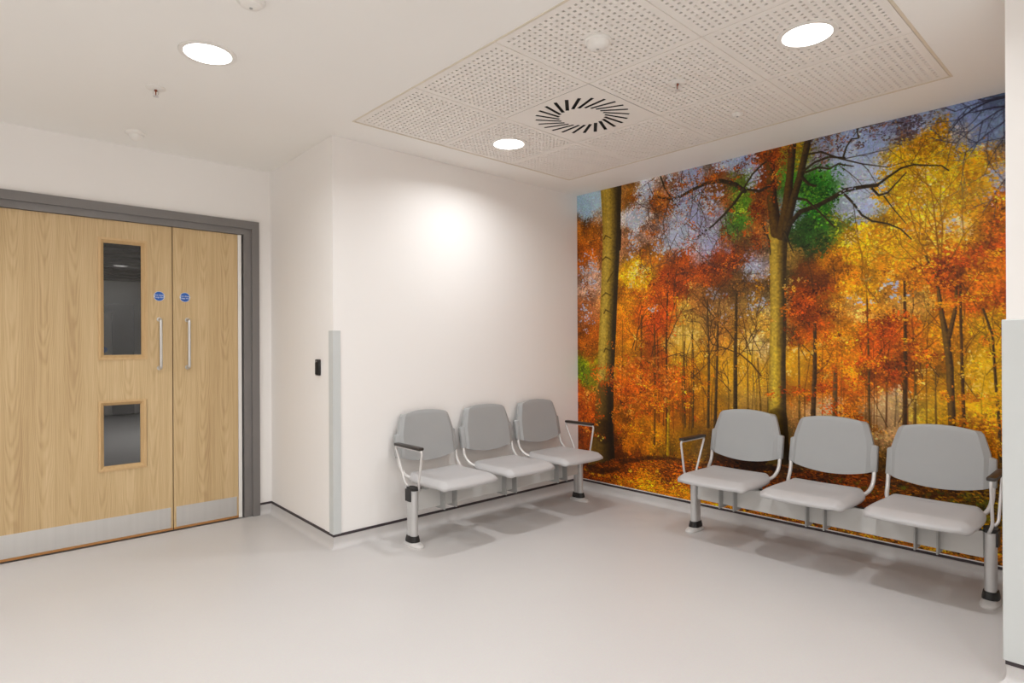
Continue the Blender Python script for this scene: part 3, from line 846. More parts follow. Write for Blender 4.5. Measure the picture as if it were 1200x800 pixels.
    # limbs inside the golden crown
    for px, py, ang, ln, w_ in ((1103, 318, 105, 100, 2.2), (1102, 312, 75, 95, 2.0), (1102, 320, 128, 90, 1.8), (1104, 320, 58, 100, 1.8), (1100, 330, 145, 80, 1.6), (1106, 330, 40, 70, 1.5), (1010, 330, 90, 60, 1.4), (1150, 300, 60, 70, 1.4),
                               (1016, 350, 100, 70, 1.2)):
        twigs(px, py, ang, ln, w_, (136, 84, 20), 3, .4)

    for k in range(26):       # fine hanging twigs in the upper left
        twigs(rng.uniform(732, 890), rng.uniform(195, 300), rng.uniform(225, 320), rng.uniform(18, 40), .9, (84, 52, 40), 2)
    # left giant trunk and the twin-stemmed giant in the middle
    def giant(pts, widths, lit, dark, hl):
        for i in range(len(pts) - 1):
            stroke([pts[i], pts[i + 1]], widths[i], widths[i + 1], lit, dark, light_side=-1, grainy=.10, gain=1.3, off=.30)
        for i in range(len(pts) - 1):       # brighter strip of bark
            q = [(x - w_ * .24, y) for (x, y), w_ in zip(pts[i:i + 2], widths[i:i + 2])]
            stroke(q, widths[i] * .30, widths[i + 1] * .30, hl, hl, soft=3.5, alpha=.55)
    giant([(716, 215), (717, 262), (716, 300), (714, 345), (712, 390), (710, 440), (708, 500), (706, 540), (706, 552)], [25, 21, 20, 19.5, 20, 19, 22, 30, 36], (166, 134, 50), (46, 34, 14), (196, 166, 74))
    stroke([(709, 215), (711, 300)], 2, 1, (190, 160, 60), (170, 130, 30), alpha=.5)
    stroke([(727, 270), (727, 292)], 3, 2, (40, 26, 8), (34, 22, 8))
    for y in (278, 303, 345, 365, 410):
        stroke([(706 + (y % 3), y + 2), (710, y - 2), (716, y + 1)], 1.6, 1, (70, 50, 10), (60, 42, 8), alpha=.75)
    stroke([(712, 330), (719, 318)], 1.4, 1, (70, 50, 12), (60, 42, 8), alpha=.7)
    giant([(912, 268), (912, 320), (912, 380), (911, 430), (911, 480), (912, 520), (912, 545)], [23, 19, 19, 19.5, 21, 25, 30], (166, 132, 48), (58, 42, 18), (202, 170, 70))
    stroke([(911, 410), (910, 470)], 8, 9, (230, 194, 70), (176, 140, 44), soft=4, alpha=.6)
    stroke([(911, 490), (911, 545)], 24, 30, (84, 58, 14), (36, 24, 8), soft=3, alpha=.6)
    giant([(910, 272), (905, 235), (903, 200), (902, 160)], [14, 12, 10, 9], (84, 56, 20), (40, 26, 12), (100, 68, 24))
    giant([(916, 275), (922, 240), (926, 205), (930, 160)], [13, 11, 9, 8], (78, 54, 22), (36, 26, 12), (96, 68, 26))
    giant([(921, 268), (928, 240), (938, 205), (945, 175), (949, 150)], [10, 9, 8.5, 8, 8], (70, 50, 24), (34, 26, 14), (92, 66, 28))
    LB, LD = (66, 50, 26), (30, 24, 16)
    limbs = [([(920, 280), (926, 262), (938, 248), (958, 241), (975, 232), (990, 223), (1010, 219), (1028, 217)], 6.5, 5),
             ([(1028, 217), (1040, 208), (1056, 197), (1070, 193), (1090, 194), (1103, 194), (1112, 200)], 3.6, 1.6), ([(1022, 221), (1030, 229), (1040, 226), (1050, 215), (1062, 202)], 3, 1.6),
             ([(990, 228), (1000, 238), (1010, 252), (1022, 259), (1040, 262), (1055, 268), (1068, 280)], 3, 1.6), ([(930, 232), (945, 234), (960, 248), (978, 266)], 3, 1.8),
             ([(942, 182), (962, 178), (985, 186), (1010, 192), (1040, 196)], 2.6, 1.2), ([(942, 200), (955, 190), (972, 184), (990, 185)], 3, 2.2), ([(944, 202), (960, 196), (972, 198), (982, 192), (1000, 195)], 3, 1.5),
             ([(988, 185), (992, 172), (998, 163), (1006, 162), (1004, 150)], 2.6, 1.4), ([(940, 208), (948, 216), (956, 218)], 4.5, 2.5), ([(1005, 150), (1018, 148), (1030, 144)], 1.4, 1),
             ([(873, 224), (862, 216), (846, 212), (830, 214), (812, 222), (798, 230), (782, 233), (768, 230)], 5, 1.8), ([(902, 218), (890, 224), (876, 222)], 4, 2.6),
             ([(906, 184), (893, 193), (882, 204), (872, 220)], 2.2, 2.2), ([(872, 222), (862, 236), (850, 250), (836, 264), (818, 277)], 3.6, 1.6), ([(774, 206), (779, 220), (786, 232), (796, 244)], 1.8, 1),
             ([(893, 262), (901, 280), (903, 298)], 2.4, 1.6), ([(920, 272), (925, 285), (930, 296)], 2.6, 1.2), ([(1036, 230), (1048, 246), (1062, 262)], 1.6, 1)]
    for pts, w0, w1 in limbs:
        stroke(pts, w0, w1, LB, LD, light_side=1)
    for px, py, ang, ln, w_ in ((1000, 160, 60, 40, 1.2), (990, 186, 20, 70, 1.2), (985, 195, -40, 50, 1.0), (1040, 196, 20, 50, 1.0), (1010, 192, -50, 40, 1.0), (800, 230, 200, 40, 1.0), (830, 214, 250, 50, 1.2), (812, 222, 270, 40, 1.0),
                               (850, 250, 270, 30, 1.0), (786, 232, 250, 40, 1.0), (800, 200, 260, 40, 1.0), (1068, 192, 60, 40, 1.0), (1000, 240, 280, 40, 1.0), (940, 170, 30, 40, 1.2), (870, 190, 230, 40, 1.0), (760, 215, 290, 30, 1.0)):
        twigs(px, py, ang, ln, w_, (52, 38, 30), 3)
    # pair of leaning stems at right
    giant([(1085, 300), (1098, 330), (1104, 370), (1109, 395), (1113, 430), (1115, 480), (1117, 520)], [2.5, 4, 6, 9, 9, 9, 10], (104, 72, 30), (52, 34, 14), (122, 88, 34))
    giant([(1121, 335), (1119, 365), (1112, 395)], [3, 5, 6], (96, 62, 26), (50, 32, 14), (110, 78, 30))
    stroke([(1133, 486), (1137, 502)], 3, 3.5, (226, 190, 60), (190, 150, 40))

    stroke([(708, 455), (707, 505), (706, 552)], 15, 30, (78, 48, 16), (30, 18, 8), soft=5, alpha=.7)
    # leaves in front
    RED = [(196, 80, 28), (170, 62, 22), (218, 112, 40), (146, 52, 20), (232, 138, 58)]
    DRED = [(140, 56, 22), (116, 46, 20), (168, 72, 28), (92, 38, 18), (176, 88, 36)]
    ORG = [(214, 120, 30), (196, 96, 24), (228, 146, 44)]
    TL = [(168, 88, 30), (148, 70, 26), (188, 106, 40), (130, 62, 26), (176, 100, 50)]
    for px, py, rx, ry, cols, n, sz in (
            (690, 285, 12, 24, TL, 300, 2.4), (688, 345, 9, 40, TL, 240, 2.4), (690, 392, 10, 16, TL, 120, 2.4), (742, 232, 11, 18, TL, 180, 2.3), (772, 238, 18, 26, TL, 360, 2.3), (765, 275, 22, 20, TL, 260, 2.2),
            (752, 300, 18, 14, TL, 150, 2.3), (800, 218, 22, 26, DRED + TL, 300, 2.2), (838, 205, 26, 18, DRED + TL, 320, 2.2), (830, 240, 30, 20, TL, 220, 2.1), (850, 275, 16, 24, DRED + TL, 220, 2.2), (885, 245, 14, 26, DRED, 330, 2.3),
            (800, 255, 26, 30, TL, 170, 2.1), (820, 215, 30, 20, TL, 140, 2.0), (868, 195, 16, 16, DRED, 120, 2.2), (884, 280, 14, 22, DRED, 200, 2.3),
            (904, 186, 13, 26, DRED + [(180, 70, 20)], 360, 2.3), (906, 215, 9, 18, DRED, 130, 2.2), (925, 178, 8, 16, DRED, 80, 2.2),
            (760, 352, 28, 26, [(222, 104, 24), (206, 84, 20), (232, 130, 34), (190, 66, 20)], 520, 2.4), (782, 335, 24, 26, DRED + RED[:2], 420, 2.4), (830, 318, 30, 26, DRED + RED[:2], 620, 2.4), (858, 305, 20, 16, DRED, 240, 2.4),
            (780, 378, 20, 14, DRED + RED[:2], 200, 2.4), (742, 350, 12, 20, ORG, 150, 2.4), (866, 335, 18, 18, [(90, 58, 26), (124, 78, 34), (140, 90, 36)], 200, 2.3), (890, 340, 12, 18, [(160, 104, 34), (130, 80, 30)], 120, 2.3),
            (845, 375, 30, 22, [(160, 104, 44), (140, 88, 36), (124, 74, 30)], 260, 2.2), (820, 400, 20, 14, [(206, 140, 50), (180, 112, 40)], 130, 2.2),
            (745, 428, 34, 16, RED + ORG, 480, 2.8), (752, 452, 40, 18, RED + ORG, 640, 2.9), (790, 440, 26, 16, RED + ORG, 300, 2.5), (735, 470, 24, 16, RED + DRED, 300, 2.8), (772, 475, 30, 14, ORG + RED[:2], 240, 2.4),
            (692, 462, 14, 14, RED, 190, 2.9), (690, 495, 14, 24, RED + DRED, 260, 2.9), (726, 500, 14, 20, RED + DRED, 150, 2.6), (750, 505, 26, 14, ORG + [(196, 150, 30)], 240, 2.4), (718, 445, 10, 14, RED, 90, 2.8),
            (806, 465, 16, 30, ORG + RED[:2], 240, 2.3), (825, 455, 14, 14, ORG, 90, 2.2), (812, 430, 14, 10, ORG, 90, 2.2), (776, 525, 20, 8, [(150, 100, 24), (120, 76, 18)], 100, 2.2),
            (945, 345, 22, 18, DRED, 300, 2.5), (955, 370, 24, 20, DRED + RED[:2], 420, 2.5), (938, 395, 14, 14, RED[:2] + DRED, 170, 2.5), (968, 395, 18, 16, RED + ORG, 200, 2.4), (985, 350, 24, 22, [(190, 120, 40), (170, 96, 34), (206, 140, 50)], 260, 2.3),
            (1000, 400, 26, 20, ORG, 240, 2.4), (1030, 388, 26, 26, RED[:4], 480, 2.5), (1022, 425, 26, 14, RED[:4] + ORG, 300, 2.4), (1050, 375, 20, 12, RED[:4], 170, 2.4), (985, 430, 26, 12, ORG + RED[:2], 220, 2.4),
            (938, 458, 20, 6, RED[:4], 110, 2.4), (905, 462, 14, 4, RED[:4], 50, 2.3), (965, 452, 20, 10, RED[:4], 130, 2.4), (1000, 448, 24, 8, RED[:4], 120, 2.4), (985, 478, 26, 10, RED[:4] + ORG, 180, 2.4), (1050, 435, 20, 14, RED[:4], 170, 2.4),
            (1000, 492, 20, 6, RED[:4] + ORG, 90, 2.4), (1035, 505, 18, 6, [(170, 110, 50), (140, 84, 36)], 60, 2.3), (1065, 405, 16, 14, RED[:4] + ORG, 140, 2.4), (920, 365, 5, 18, RED[:4], 60, 2.4),
            (1095, 315, 22, 10, RED[:4] + DRED, 260, 2.5), (1125, 305, 26, 10, RED[:4] + DRED, 330, 2.5), (1160, 296, 26, 10, RED[:3] + ORG, 330, 2.5), (1105, 332, 20, 8, RED[:4] + DRED, 170, 2.5), (1140, 325, 26, 8, ORG + RED[:3], 220, 2.4),
            (1150, 348, 30, 8, RED[:3] + ORG, 340, 2.5), (1120, 355, 16, 6, RED[:3] + ORG, 110, 2.4), (1170, 265, 14, 22, ORG + RED[:1], 220, 2.4), (1172, 232, 9, 14, ORG, 100, 2.4), (1078, 335, 20, 14, ORG, 160, 2.3), (1060, 320, 30, 14, ORG + [(220, 150, 50)], 240, 2.3),
            (1085, 415, 24, 10, ORG + RED[:2], 170, 2.4), (1130, 465, 26, 10, ORG, 170, 2.4), (1155, 500, 26, 12, ORG + [(226, 150, 36)], 280, 2.5), (1120, 492, 18, 6, ORG, 80, 2.4), (1165, 525, 20, 14, ORG + [(180, 120, 30)], 200, 2.5), (1155, 400, 24, 14, ORG + [(226, 170, 44)], 170, 2.3),
            (1140, 430, 18, 10, [(226, 170, 40), (210, 150, 34)], 120, 2.3), (1170, 470, 12, 16, [(220, 160, 36), (204, 136, 30)], 110, 2.4), (1165, 555, 16, 12, [(150, 100, 30), (110, 76, 24)], 110, 2.5)):
        cloud(px, py, rx * 1.25, ry * 1.25, cols, n, sz * .76, .24, soft=True)
    for px, py, rx, ry, n in ((757, 224, 8, 11, 70), (746, 256, 10, 11, 110), (815, 262, 18, 26, 110), (830, 286, 12, 12, 60), (800, 235, 12, 18, 70), (850, 188, 16, 8, 60), (690, 330, 8, 24, 60), (790, 265, 10, 16, 70),
                              (1005, 228, 16, 22, 60), (772, 290, 8, 8, 30), (880, 316, 7, 7, 24)):
        cloud(px, py, rx, ry, SKY, n, 1.8, .06, clump=5)
    for px, py, rx, ry, n in ((725, 440, 34, 14, 300), (755, 458, 40, 16, 360), (692, 468, 14, 16, 170), (688, 500, 11, 18, 130), (735, 478, 24, 12, 160), (785, 445, 22, 14, 160), (750, 425, 26, 10, 140)):
        cloud(px, py, rx, ry, [(232, 116, 46), (214, 92, 34), (240, 142, 66), (190, 74, 28)], n, 2.3, .16)
    for k in range(34):       # sunlit sprays of small leaves
        x, y = rng.uniform(740, 1180), rng.uniform(320, 470)
        cloud(x, y, 16, 4, [(238, 170, 60), (226, 140, 44), (248, 196, 90)], 26, 1.7, .12, soft=True)
    # leaf-strewn ground: flat dabs, shaded bands behind, sunlit in front
    hz = [(676, 549), (730, 538), (800, 538), (900, 545), (1000, 552), (1090, 560), (1186, 570)]
    hc, hr = P([q[0] for q in hz], [q[1] for q in hz])
    n = 26000
    cx = rng.uniform(0, W, n)
    top = np.interp(cx, hc, hr)
    cy = top + (Hh - top) * rng.random(n)
    cy += rng.normal(0, 3, n)
    sx = np.clip(cx + rng.normal(0, 14, n), 0, W - 1).astype(int)
    sy = np.clip(cy + rng.normal(0, 3, n), 0, Hh - 1).astype(int)
    s = rng.uniform(1.2, 3.0, n)
    stamp(cx, np.clip(cy, 0, Hh - 1), jitter(B[sy, sx] * 1.02, .34), s * 1.5, s * .55, ang=rng.normal(0, .25, n))
    for px, py, rx, ry, n in ((745, 564, 30, 6, 140), (800, 580, 40, 8, 200), (850, 592, 40, 8, 140), (700, 556, 18, 6, 60), (940, 612, 40, 8, 120), (1020, 626, 50, 8, 140), (1110, 645, 50, 8, 150), (760, 553, 30, 5, 80), (1150, 620, 24, 16, 80)):
        cloud(px, py, rx, ry, [(232, 160, 30), (222, 130, 24), (214, 110, 20), (240, 184, 60)], n, 1.9, .15, flat=.5)
    cloud(1060, 575, 110, 12, [(96, 96, 24), (120, 100, 24), (86, 60, 18)], 260, 2.0, .2, flat=.5)
    cloud(1150, 600, 30, 22, [(96, 100, 24), (130, 110, 26)], 130, 2.0, .2, flat=.5)
    for pts, w_ in (([(728, 541), (760, 536), (800, 538)], 5), ([(870, 545), (905, 548), (940, 552)], 7), ([(690, 548), (706, 552), (724, 549)], 7), ([(1085, 562), (1110, 566), (1140, 566)], 4)):
        stroke(pts, w_, w_ * .6, (44, 22, 8), (36, 18, 6), soft=4, alpha=.6)
    img2 = np.clip(img, 0, 1)
    linr = np.where(img2 <= .04045, img2 / 12.92, ((img2 + .055) / 1.055) ** 2.4)
    # the printed sheet: a fine mesh carrying the print, 2 mm thick at its rim
    xs = np.linspace(Y0 - .001, Y1 + .001, W)
    zs = np.linspace(z1 - .0015, z0 + .0005, Hh)
    co = np.empty((Hh, W, 3), np.float32)
    co[..., 0] = XM - 0.002
    co[..., 1] = xs[None, :]
    co[..., 2] = zs[:, None]
    nv = W * Hh
    r_, c_ = np.meshgrid(np.arange(Hh - 1), np.arange(W - 1), indexing='ij')
    i0 = (r_ * W + c_).ravel()
    q = np.stack([i0, i0 + W, i0 + W + 1, i0 + 1], 1)
    rim = np.concatenate([np.arange(W), np.arange(1, Hh) * W + W - 1, (Hh - 1) * W + np.arange(W - 2, -1, -1), np.arange(Hh - 2, 0, -1) * W])
    rb = co.reshape(-1, 3)[rim].copy(); rb[:, 0] = XM - 0.0002
    nb = len(rim)
    k = np.arange(nb); k2 = (k + 1) % nb
    q2 = np.stack([rim[k], rim[k2], nv + k2, nv + k], 1)
    allv = np.concatenate([co.reshape(-1, 3), rb]).astype(np.float32)
    allq = np.concatenate([q, q2]).astype(np.int32)
    me = bpy.data.meshes.new('wall_mural_print')
    me.vertices.add(len(allv)); me.vertices.foreach_set('co', allv.ravel())
    me.loops.add(allq.size); me.loops.foreach_set('vertex_index', allq.ravel())
    me.polygons.add(len(allq)); me.polygons.foreach_set('loop_start', np.arange(0, allq.size, 4, dtype=np.int32))
    me.update(calc_edges=True)
    at = me.color_attributes.new('print', 'FLOAT_COLOR', 'POINT')
    cols = np.ones((len(allv), 4), np.float32)
    cols[:nv, :3] = linr.reshape(-1, 3)
    cols[nv:, :3] = 0.7
    at.data.foreach_set('color', cols.ravel())
    m = mat('forest_print', (1, 1, 1, 1), 0.5, spec=0.25)
    ca = nd(m, 'ShaderNodeVertexColor', layer_name='print')
    hs = nd(m, 'ShaderNodeHueSaturation')
    hs.inputs['Saturation'].default_value = 1.04
    hs.inputs['Value'].default_value = 0.95
    hs.inputs['Hue'].default_value = 0.503
    m.node_tree.links.new(ca.outputs['Color'], hs.inputs['Color'])
    m.node_tree.links.new(hs.outputs[0], m.node_tree.nodes['Principled BSDF'].inputs['Base Color'])
    me.materials.append(m)
    o = place('forest_mural', me)
    tag(o, 'wall-sized printed mural of an autumn forest behind the right bench', 'mural')
build_mural()

# ------------------------------------------------------------------ benches
def rounded(pts, rad, n=5):
    """polyline with rounded corners"""
    P_ = [Vector(p) for p in pts]
    out = [P_[0]]
    for i in range(1, len(P_) - 1):
        a = (P_[i - 1] - P_[i]).normalized(); b = (P_[i + 1] - P_[i]).normalized()
        r = min(rad, (P_[i - 1] - P_[i]).length * .48, (P_[i + 1] - P_[i]).length * .48)
        s, e = P_[i] + a * r, P_[i] + b * r
        for k in range(n + 1):
            t = k / n
            out.append(s * (1 - t) ** 2 + P_[i] * 2 * t * (1 - t) + e * t * t)
    out.append(P_[-1])
    return out

def seat_mesh():
    N = 26
    mb = MB()
    y0, y1 = -0.112, 0.292
    yc, hy = (y0 + y1) / 2, (y1 - y0) / 2
    def outline(s, t):
        m = max(abs(s), abs(t))
        if m > 1e-9:
            p = (abs(s) ** 9 + abs(t) ** 9) ** (1 / 9)
            s, t = s * m / p, t * m / p
        wd = 0.229 - 0.016 * max(0, -t) ** 2 - 0.012 * max(0, t) ** 2
        return s * wd, yc + t * hy + 0.012 * (1 - s * s) * max(0, t) ** 3, s, t
    def top(s, t):
        z = 0.414
        z -= 0.012 * math.exp(-((s * 1.2) ** 2 + ((t + .25) * 1.3) ** 2) * 1.6)
        e = max(0, t - 0.66) / .34
        z -= 0.030 * e ** 1.6
        e = max(0, abs(s) - 0.83) / .17
        z -= 0.026 * e ** 1.1
        e = max(0, -t - 0.8) / .2
        z += 0.004 * e
        return z
    for j in range(N + 1):
        for i in range(N + 1):
            s, t = -1 + 2 * i / N, -1 + 2 * j / N
            s, t = math.copysign(abs(s) ** .8, s), math.copysign(abs(t) ** .8, t)
            x, y, s2, t2 = outline(s, t)
            mb.v.append((x, y, top(s2, t2)))
    for j in range(N):
        for i in range(N):
            mb.f.append((j * (N + 1) + i, j * (N + 1) + i + 1, (j + 1) * (N + 1) + i + 1, (j + 1) * (N + 1) + i))
    rim = [i for i in range(N + 1)] + [(j * (N + 1) + N) for j in range(1, N + 1)] + [N * (N + 1) + i for i in range(N - 1, -1, -1)] + [j * (N + 1) for j in range(N - 1, 0, -1)]
    prev = rim
    for sc, dz in ((1.003, -.006), (1.0, -.014), (.988, -.018), (.95, -.014), (.85, -.004)):
        cur = []
        for k in rim:
            x, y, z = mb.v[k]
            zz = z + dz if dz > -.0185 and sc > .99 else z + dz
            mb.v.append((x * sc, yc + (y - yc) * sc, zz))
            cur.append(len(mb.v) - 1)
        n = len(rim)
        for k in range(n):
            mb.f.append((prev[k], prev[(k + 1) % n], cur[(k + 1) % n], cur[k]))
        prev = cur
    mb.f.append(tuple(prev))
    return mb.mesh('seat', 'seat', smooth='all')

def back_mesh():
    """contoured back shell: arched top, bulging bottom edge, sides folded back"""
    NX, NZ = 28, 22
    mb = MB()
    def pt(i, j, back):
        s = -1 + 2 * i / NX
        t = j / NZ
        s = math.copysign(1 - (1 - abs(s)) ** 1.35, s) if abs(s) > 0 else 0
        # half width falls from the shoulder up
        hw = 0.2185 if t < .52 else 0.2185 - 0.037 * ((t - .52) / .48) ** 1.15
        if t > .93: hw -= 0.010 * ((t - .93) / .07) ** 2
        zb = 0.502 - 0.036 * (1 - abs(s) ** 2.0)
        zt = 0.768 + 0.020 * (1 - s * s)
        z = zb + (zt - zb) * t
        x = s * hw
        y = -0.150 - 0.17 * (z - .47) - 0.010 * (1 - s * s)
        y -= 0.020 * max(0, (abs(s) - .87) / .13)       # folded side strip
        e = max(0, (t - .95) / .05)
        y -= 0.005 * e
        if back: y -= 0.020
        return (x, y, z)
    for back in (0, 1):
        for j in range(NZ + 1):
            for i in range(NX + 1):
                mb.v.append(pt(i, j, back))
    n1 = (NX + 1) * (NZ + 1)
    for b in (0, 1):
        for j in range(NZ):
            for i in range(NX):
                q = [b * n1 + j * (NX + 1) + i, b * n1 + j * (NX + 1) + i + 1, b * n1 + (j + 1) * (NX + 1) + i + 1, b * n1 + (j + 1) * (NX + 1) + i]
                mb.f.append(tuple(q if not b else q[::-1]))
    rim = [i for i in range(NX + 1)] + [j * (NX + 1) + NX for j in range(1, NZ + 1)] + [NZ * (NX + 1) + i for i in range(NX - 1, -1, -1)] + [j * (NX + 1) for j in range(NZ - 1, 0, -1)]
    for k in range(len(rim)):
        a, b = rim[k], rim[(k + 1) % len(rim)]
        mb.f.append((a, b, n1 + b, n1 + a))
    return mb.mesh('backrest', 'back', smooth=19)

def sleeve_mesh(s):
    """ear at the side of the back shell that holds the tube"""
    bm = bmesh.new()
    x0, x1 = 0.206, 0.2405
    vs = []
    for z, dx in ((.500, 0), (.652, -.002)):
        yb = -0.150 - 0.17 * (z - .47)
        for x, y in ((x0, yb - .012), (x1 + dx, yb - .022), (x1 + dx, yb - .052), (x0, yb - .048)):
            vs.append(bm.verts.new((s * x, y, z - (0.012 if x > .22 and z > .6 else 0))))
    for f in ((3, 2, 1, 0), (4, 5, 6, 7), (0, 1, 5, 4), (1, 2, 6, 5), (2, 3, 7, 6), (3, 0, 4, 7)):
        bm.faces.new([vs[k] for k in f])
    bmesh.ops.recalc_face_normals(bm, faces=bm.faces)
    bmesh.ops.bevel(bm, geom=list(bm.edges), offset=0.007, segments=3, affect='EDGES', profile=.5)
    bm.verts.index_update()
    mb = MB().add([v.co for v in bm.verts], [[v.index for v in f.verts] for f in bm.faces])
    bm.free()
    return mb.mesh('back_sleeve', 'back', smooth=50)

def seat_tube_mesh(s):
    return MB().tube(rounded([(s * .226, -.190, .53), (s * .226, -.172, .44), (s * .216, -.110, .392), (s * .17, -.03, .380), (s * .17, .20, .378)], .05), 0.0105, 10).mesh('back_tube', 'wire', smooth='all')

SEAT, BACK = seat_mesh(), back_mesh()
SLV = {s: sleeve_mesh(s) for s in (-1, 1)}
TUB = {s: seat_tube_mesh(s) for s in (-1, 1)}

def leg_outline(hx, hy, lobes=True, n=32):
    out = []
    for k in range(n):
        a_ = 2 * PI * k / n
        c, s = math.cos(a_), math.sin(a_)
        x = hx * math.copysign(abs(c) ** .75, c)
        y = hy * math.copysign(abs(s) ** .75, s)
        if lobes: x *= 1 - .16 * math.exp(-((y / hy) / .13) ** 2)
        out.append((x, y))
    return out

def make_bench(label):
    b = tag(empty('waiting_bench'), label, 'bench', 'three-seat beam benches')
    bm_ = MB().bbox(-.742, .742, -.018, .018, .207, .334, .004).build('beam', 'beam', b)
    MB().box(-.73, .73, -.009, .009, .3335, .3395).build('slot_insert', 'rubber', bm_)
    for i in range(3):
        cx = (i - 1) * .521
        st = place('seat', SEAT, b, (cx, 0, 0))
        bk = place('backrest', BACK, b, (cx, 0, 0))
        for s in (-1, 1):
            place('back_sleeve', SLV[s], bk)
            place('back_tube', TUB[s], b, (cx, 0, 0))
            MB().bbox(cx + s * .047 - .004, cx + s * .047 + .004, -.035, .062, .188, .372, .0015).build('bracket', 'fin', b)
            MB().bbox(cx + s * .17 - .014, cx + s * .17 + .014, -.04, .05, .334, .372, .003).build('seat_mount', 'fin', b)
    for s in (-1, 1):
        x = s * .766
        lg = MB().prism([(x + p, q) for p, q in leg_outline(.0235, .040)], .03, .338).build('leg', 'alu', b, smooth=30)
        MB().prism([(x + p, q) for p, q in leg_outline(.027, .044, False)], .334, .352).build('top_cap', 'rubber', lg, smooth=30)
        cl_ = MB()
        ol = leg_outline(1, 1, False)
        vs = []
        for z, hx, hy in ((.024, .034, .052), (.034, .034, .052), (.058, .029, .046), (.060, .026, .043)):
            vs += [(x + p * hx, q * hy, z) for p, q in ol]
        n = len(ol)
        fs = [(r * n + k, r * n + (k + 1) % n, (r + 1) * n + (k + 1) % n, (r + 1) * n + k) for r in range(3) for k in range(n)] + [tuple(range(n))[::-1], tuple(range(3 * n, 4 * n))]
        cl_.add(vs, fs).build('foot_collar', 'rubber', lg, smooth=30)
        ft = MB()
        vs = []
        for z, hx, hy in ((.0, .037, .088), (.008, .037, .088), (.016, .032, .080), (.025, .028, .052)):
            vs += [(x + p * hx, .012 + q * hy, z) for p, q in ol]
        ft.add(vs, fs).build('foot_plate', 'foot', lg, smooth=30)
        MB().tube([(x, .080, .006), (x, .080, .020)], .007, 10).build('floor_bolt', 'wire', lg)
        MB().bbox(x + s * .0255 - .0045, x + s * .0255 + .0045, -.036, .020, .268, .342, .0015).build('end_plate', 'rubber', lg)
        xa = x + s * .022
        arm = rounded([(x + s * .006, .085, .345), (xa, .100, .385), (xa, .138, .588), (xa, -.155, .588), (xa, -.045, .372), (x + s * .006, -.03, .350)], .022, 6)
        ar = MB().tube(arm, .0068, 8).build('armrest', 'wire', b, smooth='all')
        MB().bbox(xa - .019, xa + .019, -.146, .132, .591, .609, .006).build('arm_pad', 'pad', ar, smooth=40)
    return b

bench = make_bench('three-seat grey beam bench against the white wall, left of the mural')
bench.location = (2.805, 3.105, 0)
bench.rotation_euler = (0, 0, PI)
bench2 = copy_tree(bench)
bench2['label'] = 'three-seat grey beam bench standing in front of the forest mural'
bench2.location = (3.555, 1.315, 0)
bench2.rotation_euler = (0, 0, PI / 2)

# ------------------------------------------------------------------ ceiling fittings and lamps
def downlight_proto():
    d = empty('downlight')
    MB().lathe([(.106, -.0005), (.114, -.0005), (.114, -.003), (.111, -.0045), (.106, -.004)], 48).build('bezel', 'trim_white', d, smooth=40)
    MB().lathe([(.106, -.0035), (.1059, -.0036), (.07, -.0048), (.0001, -.0055)], 48).build('diffuser', 'lamp', d, smooth='all')
    return d
def lamp_light(d, power, name='lamp_glow'):
    l = bpy.data.lights.new(name, 'AREA')
    l.shape = 'DISK'
    l.size = 0.14
    l.energy = power
    l.color = LAMP_COL
    l.spread = math.radians(156)
    o = bpy.data.objects.new(name, l)
    C.objects.link(o)
    o.parent = d
    o.location = (0, 0, -0.008)
    return o
dproto = downlight_proto()
spots = [((0.80, 2.785), 'lit round downlight in the plain ceiling left of the tile field', 0.88),
         ((2.55, 2.78), 'lit round downlight in the perforated tile nearest the white wall', 0.8),
         ((2.55, 0.98), 'lit round downlight in the perforated tile at the upper right', 0.95),
         ((0.80, 0.98), 'added round downlight just above the viewer, brightening the foreground', 1.0),  # unseen lamp, added to brighten the foreground floor
         ((-1.0, 2.785), 'round downlight in the ceiling beyond the left edge', 1.15),
         ((-1.0, 0.98), 'round downlight in the ceiling left behind the viewer', 1.15),
         ((0.80, -0.9), 'round downlight in the ceiling behind the viewer', 1.15),
         ((-1.0, -2.2), 'added round downlight by the rear wall, raising the ambient light', 1.15),  # added out of view to raise the ambient light
         ((0.80, -2.2), 'added round downlight at the middle of the rear wall for ambient light', 1.15),  # another unseen lamp added for bounce light from the rear
         ((-1.9, 1.9), 'added round downlight beside the left wall for ambient light', 1.15),  # unseen fill lamp, added off the regular lamp spacing
         ((1.9, -2.2), 'added round downlight at the rear right corner for ambient light', 1.0),  # added unseen lamp, fills the rear corner for more bounce light
         ((-1.0, -0.9), 'added round downlight far behind the viewer for ambient light', 1.15)]  # added unseen lamp, lifts the general light level
for i, ((x, y), lab, k) in enumerate(spots):
    d = dproto if i == 0 else copy_tree(dproto)
    d.location = (x, y, H)
    tag(d, lab, 'downlight', 'round ceiling downlights')
for (x, y), lab, k in spots:
    d = [o for o in C.objects if o.name.startswith('downlight') and abs(o.location.x - x) < 1e-4 and abs(o.location.y - y) < 1e-4][0]
    lamp_light(d, LAMP_W * k)
cd = copy_tree(dproto)  # lamp added out of view to brighten the corridor behind the glass
for ch in list(cd.children):
    if ch.type == 'LIGHT': bpy.data.objects.remove(ch)
cd.location = (2.9, 9.0, CH - .0005)
tag(cd, 'added unseen downlight that lights the dim corridor behind the doors', 'downlight', 'round ceiling downlights')
lamp_light(cd, 19.0)

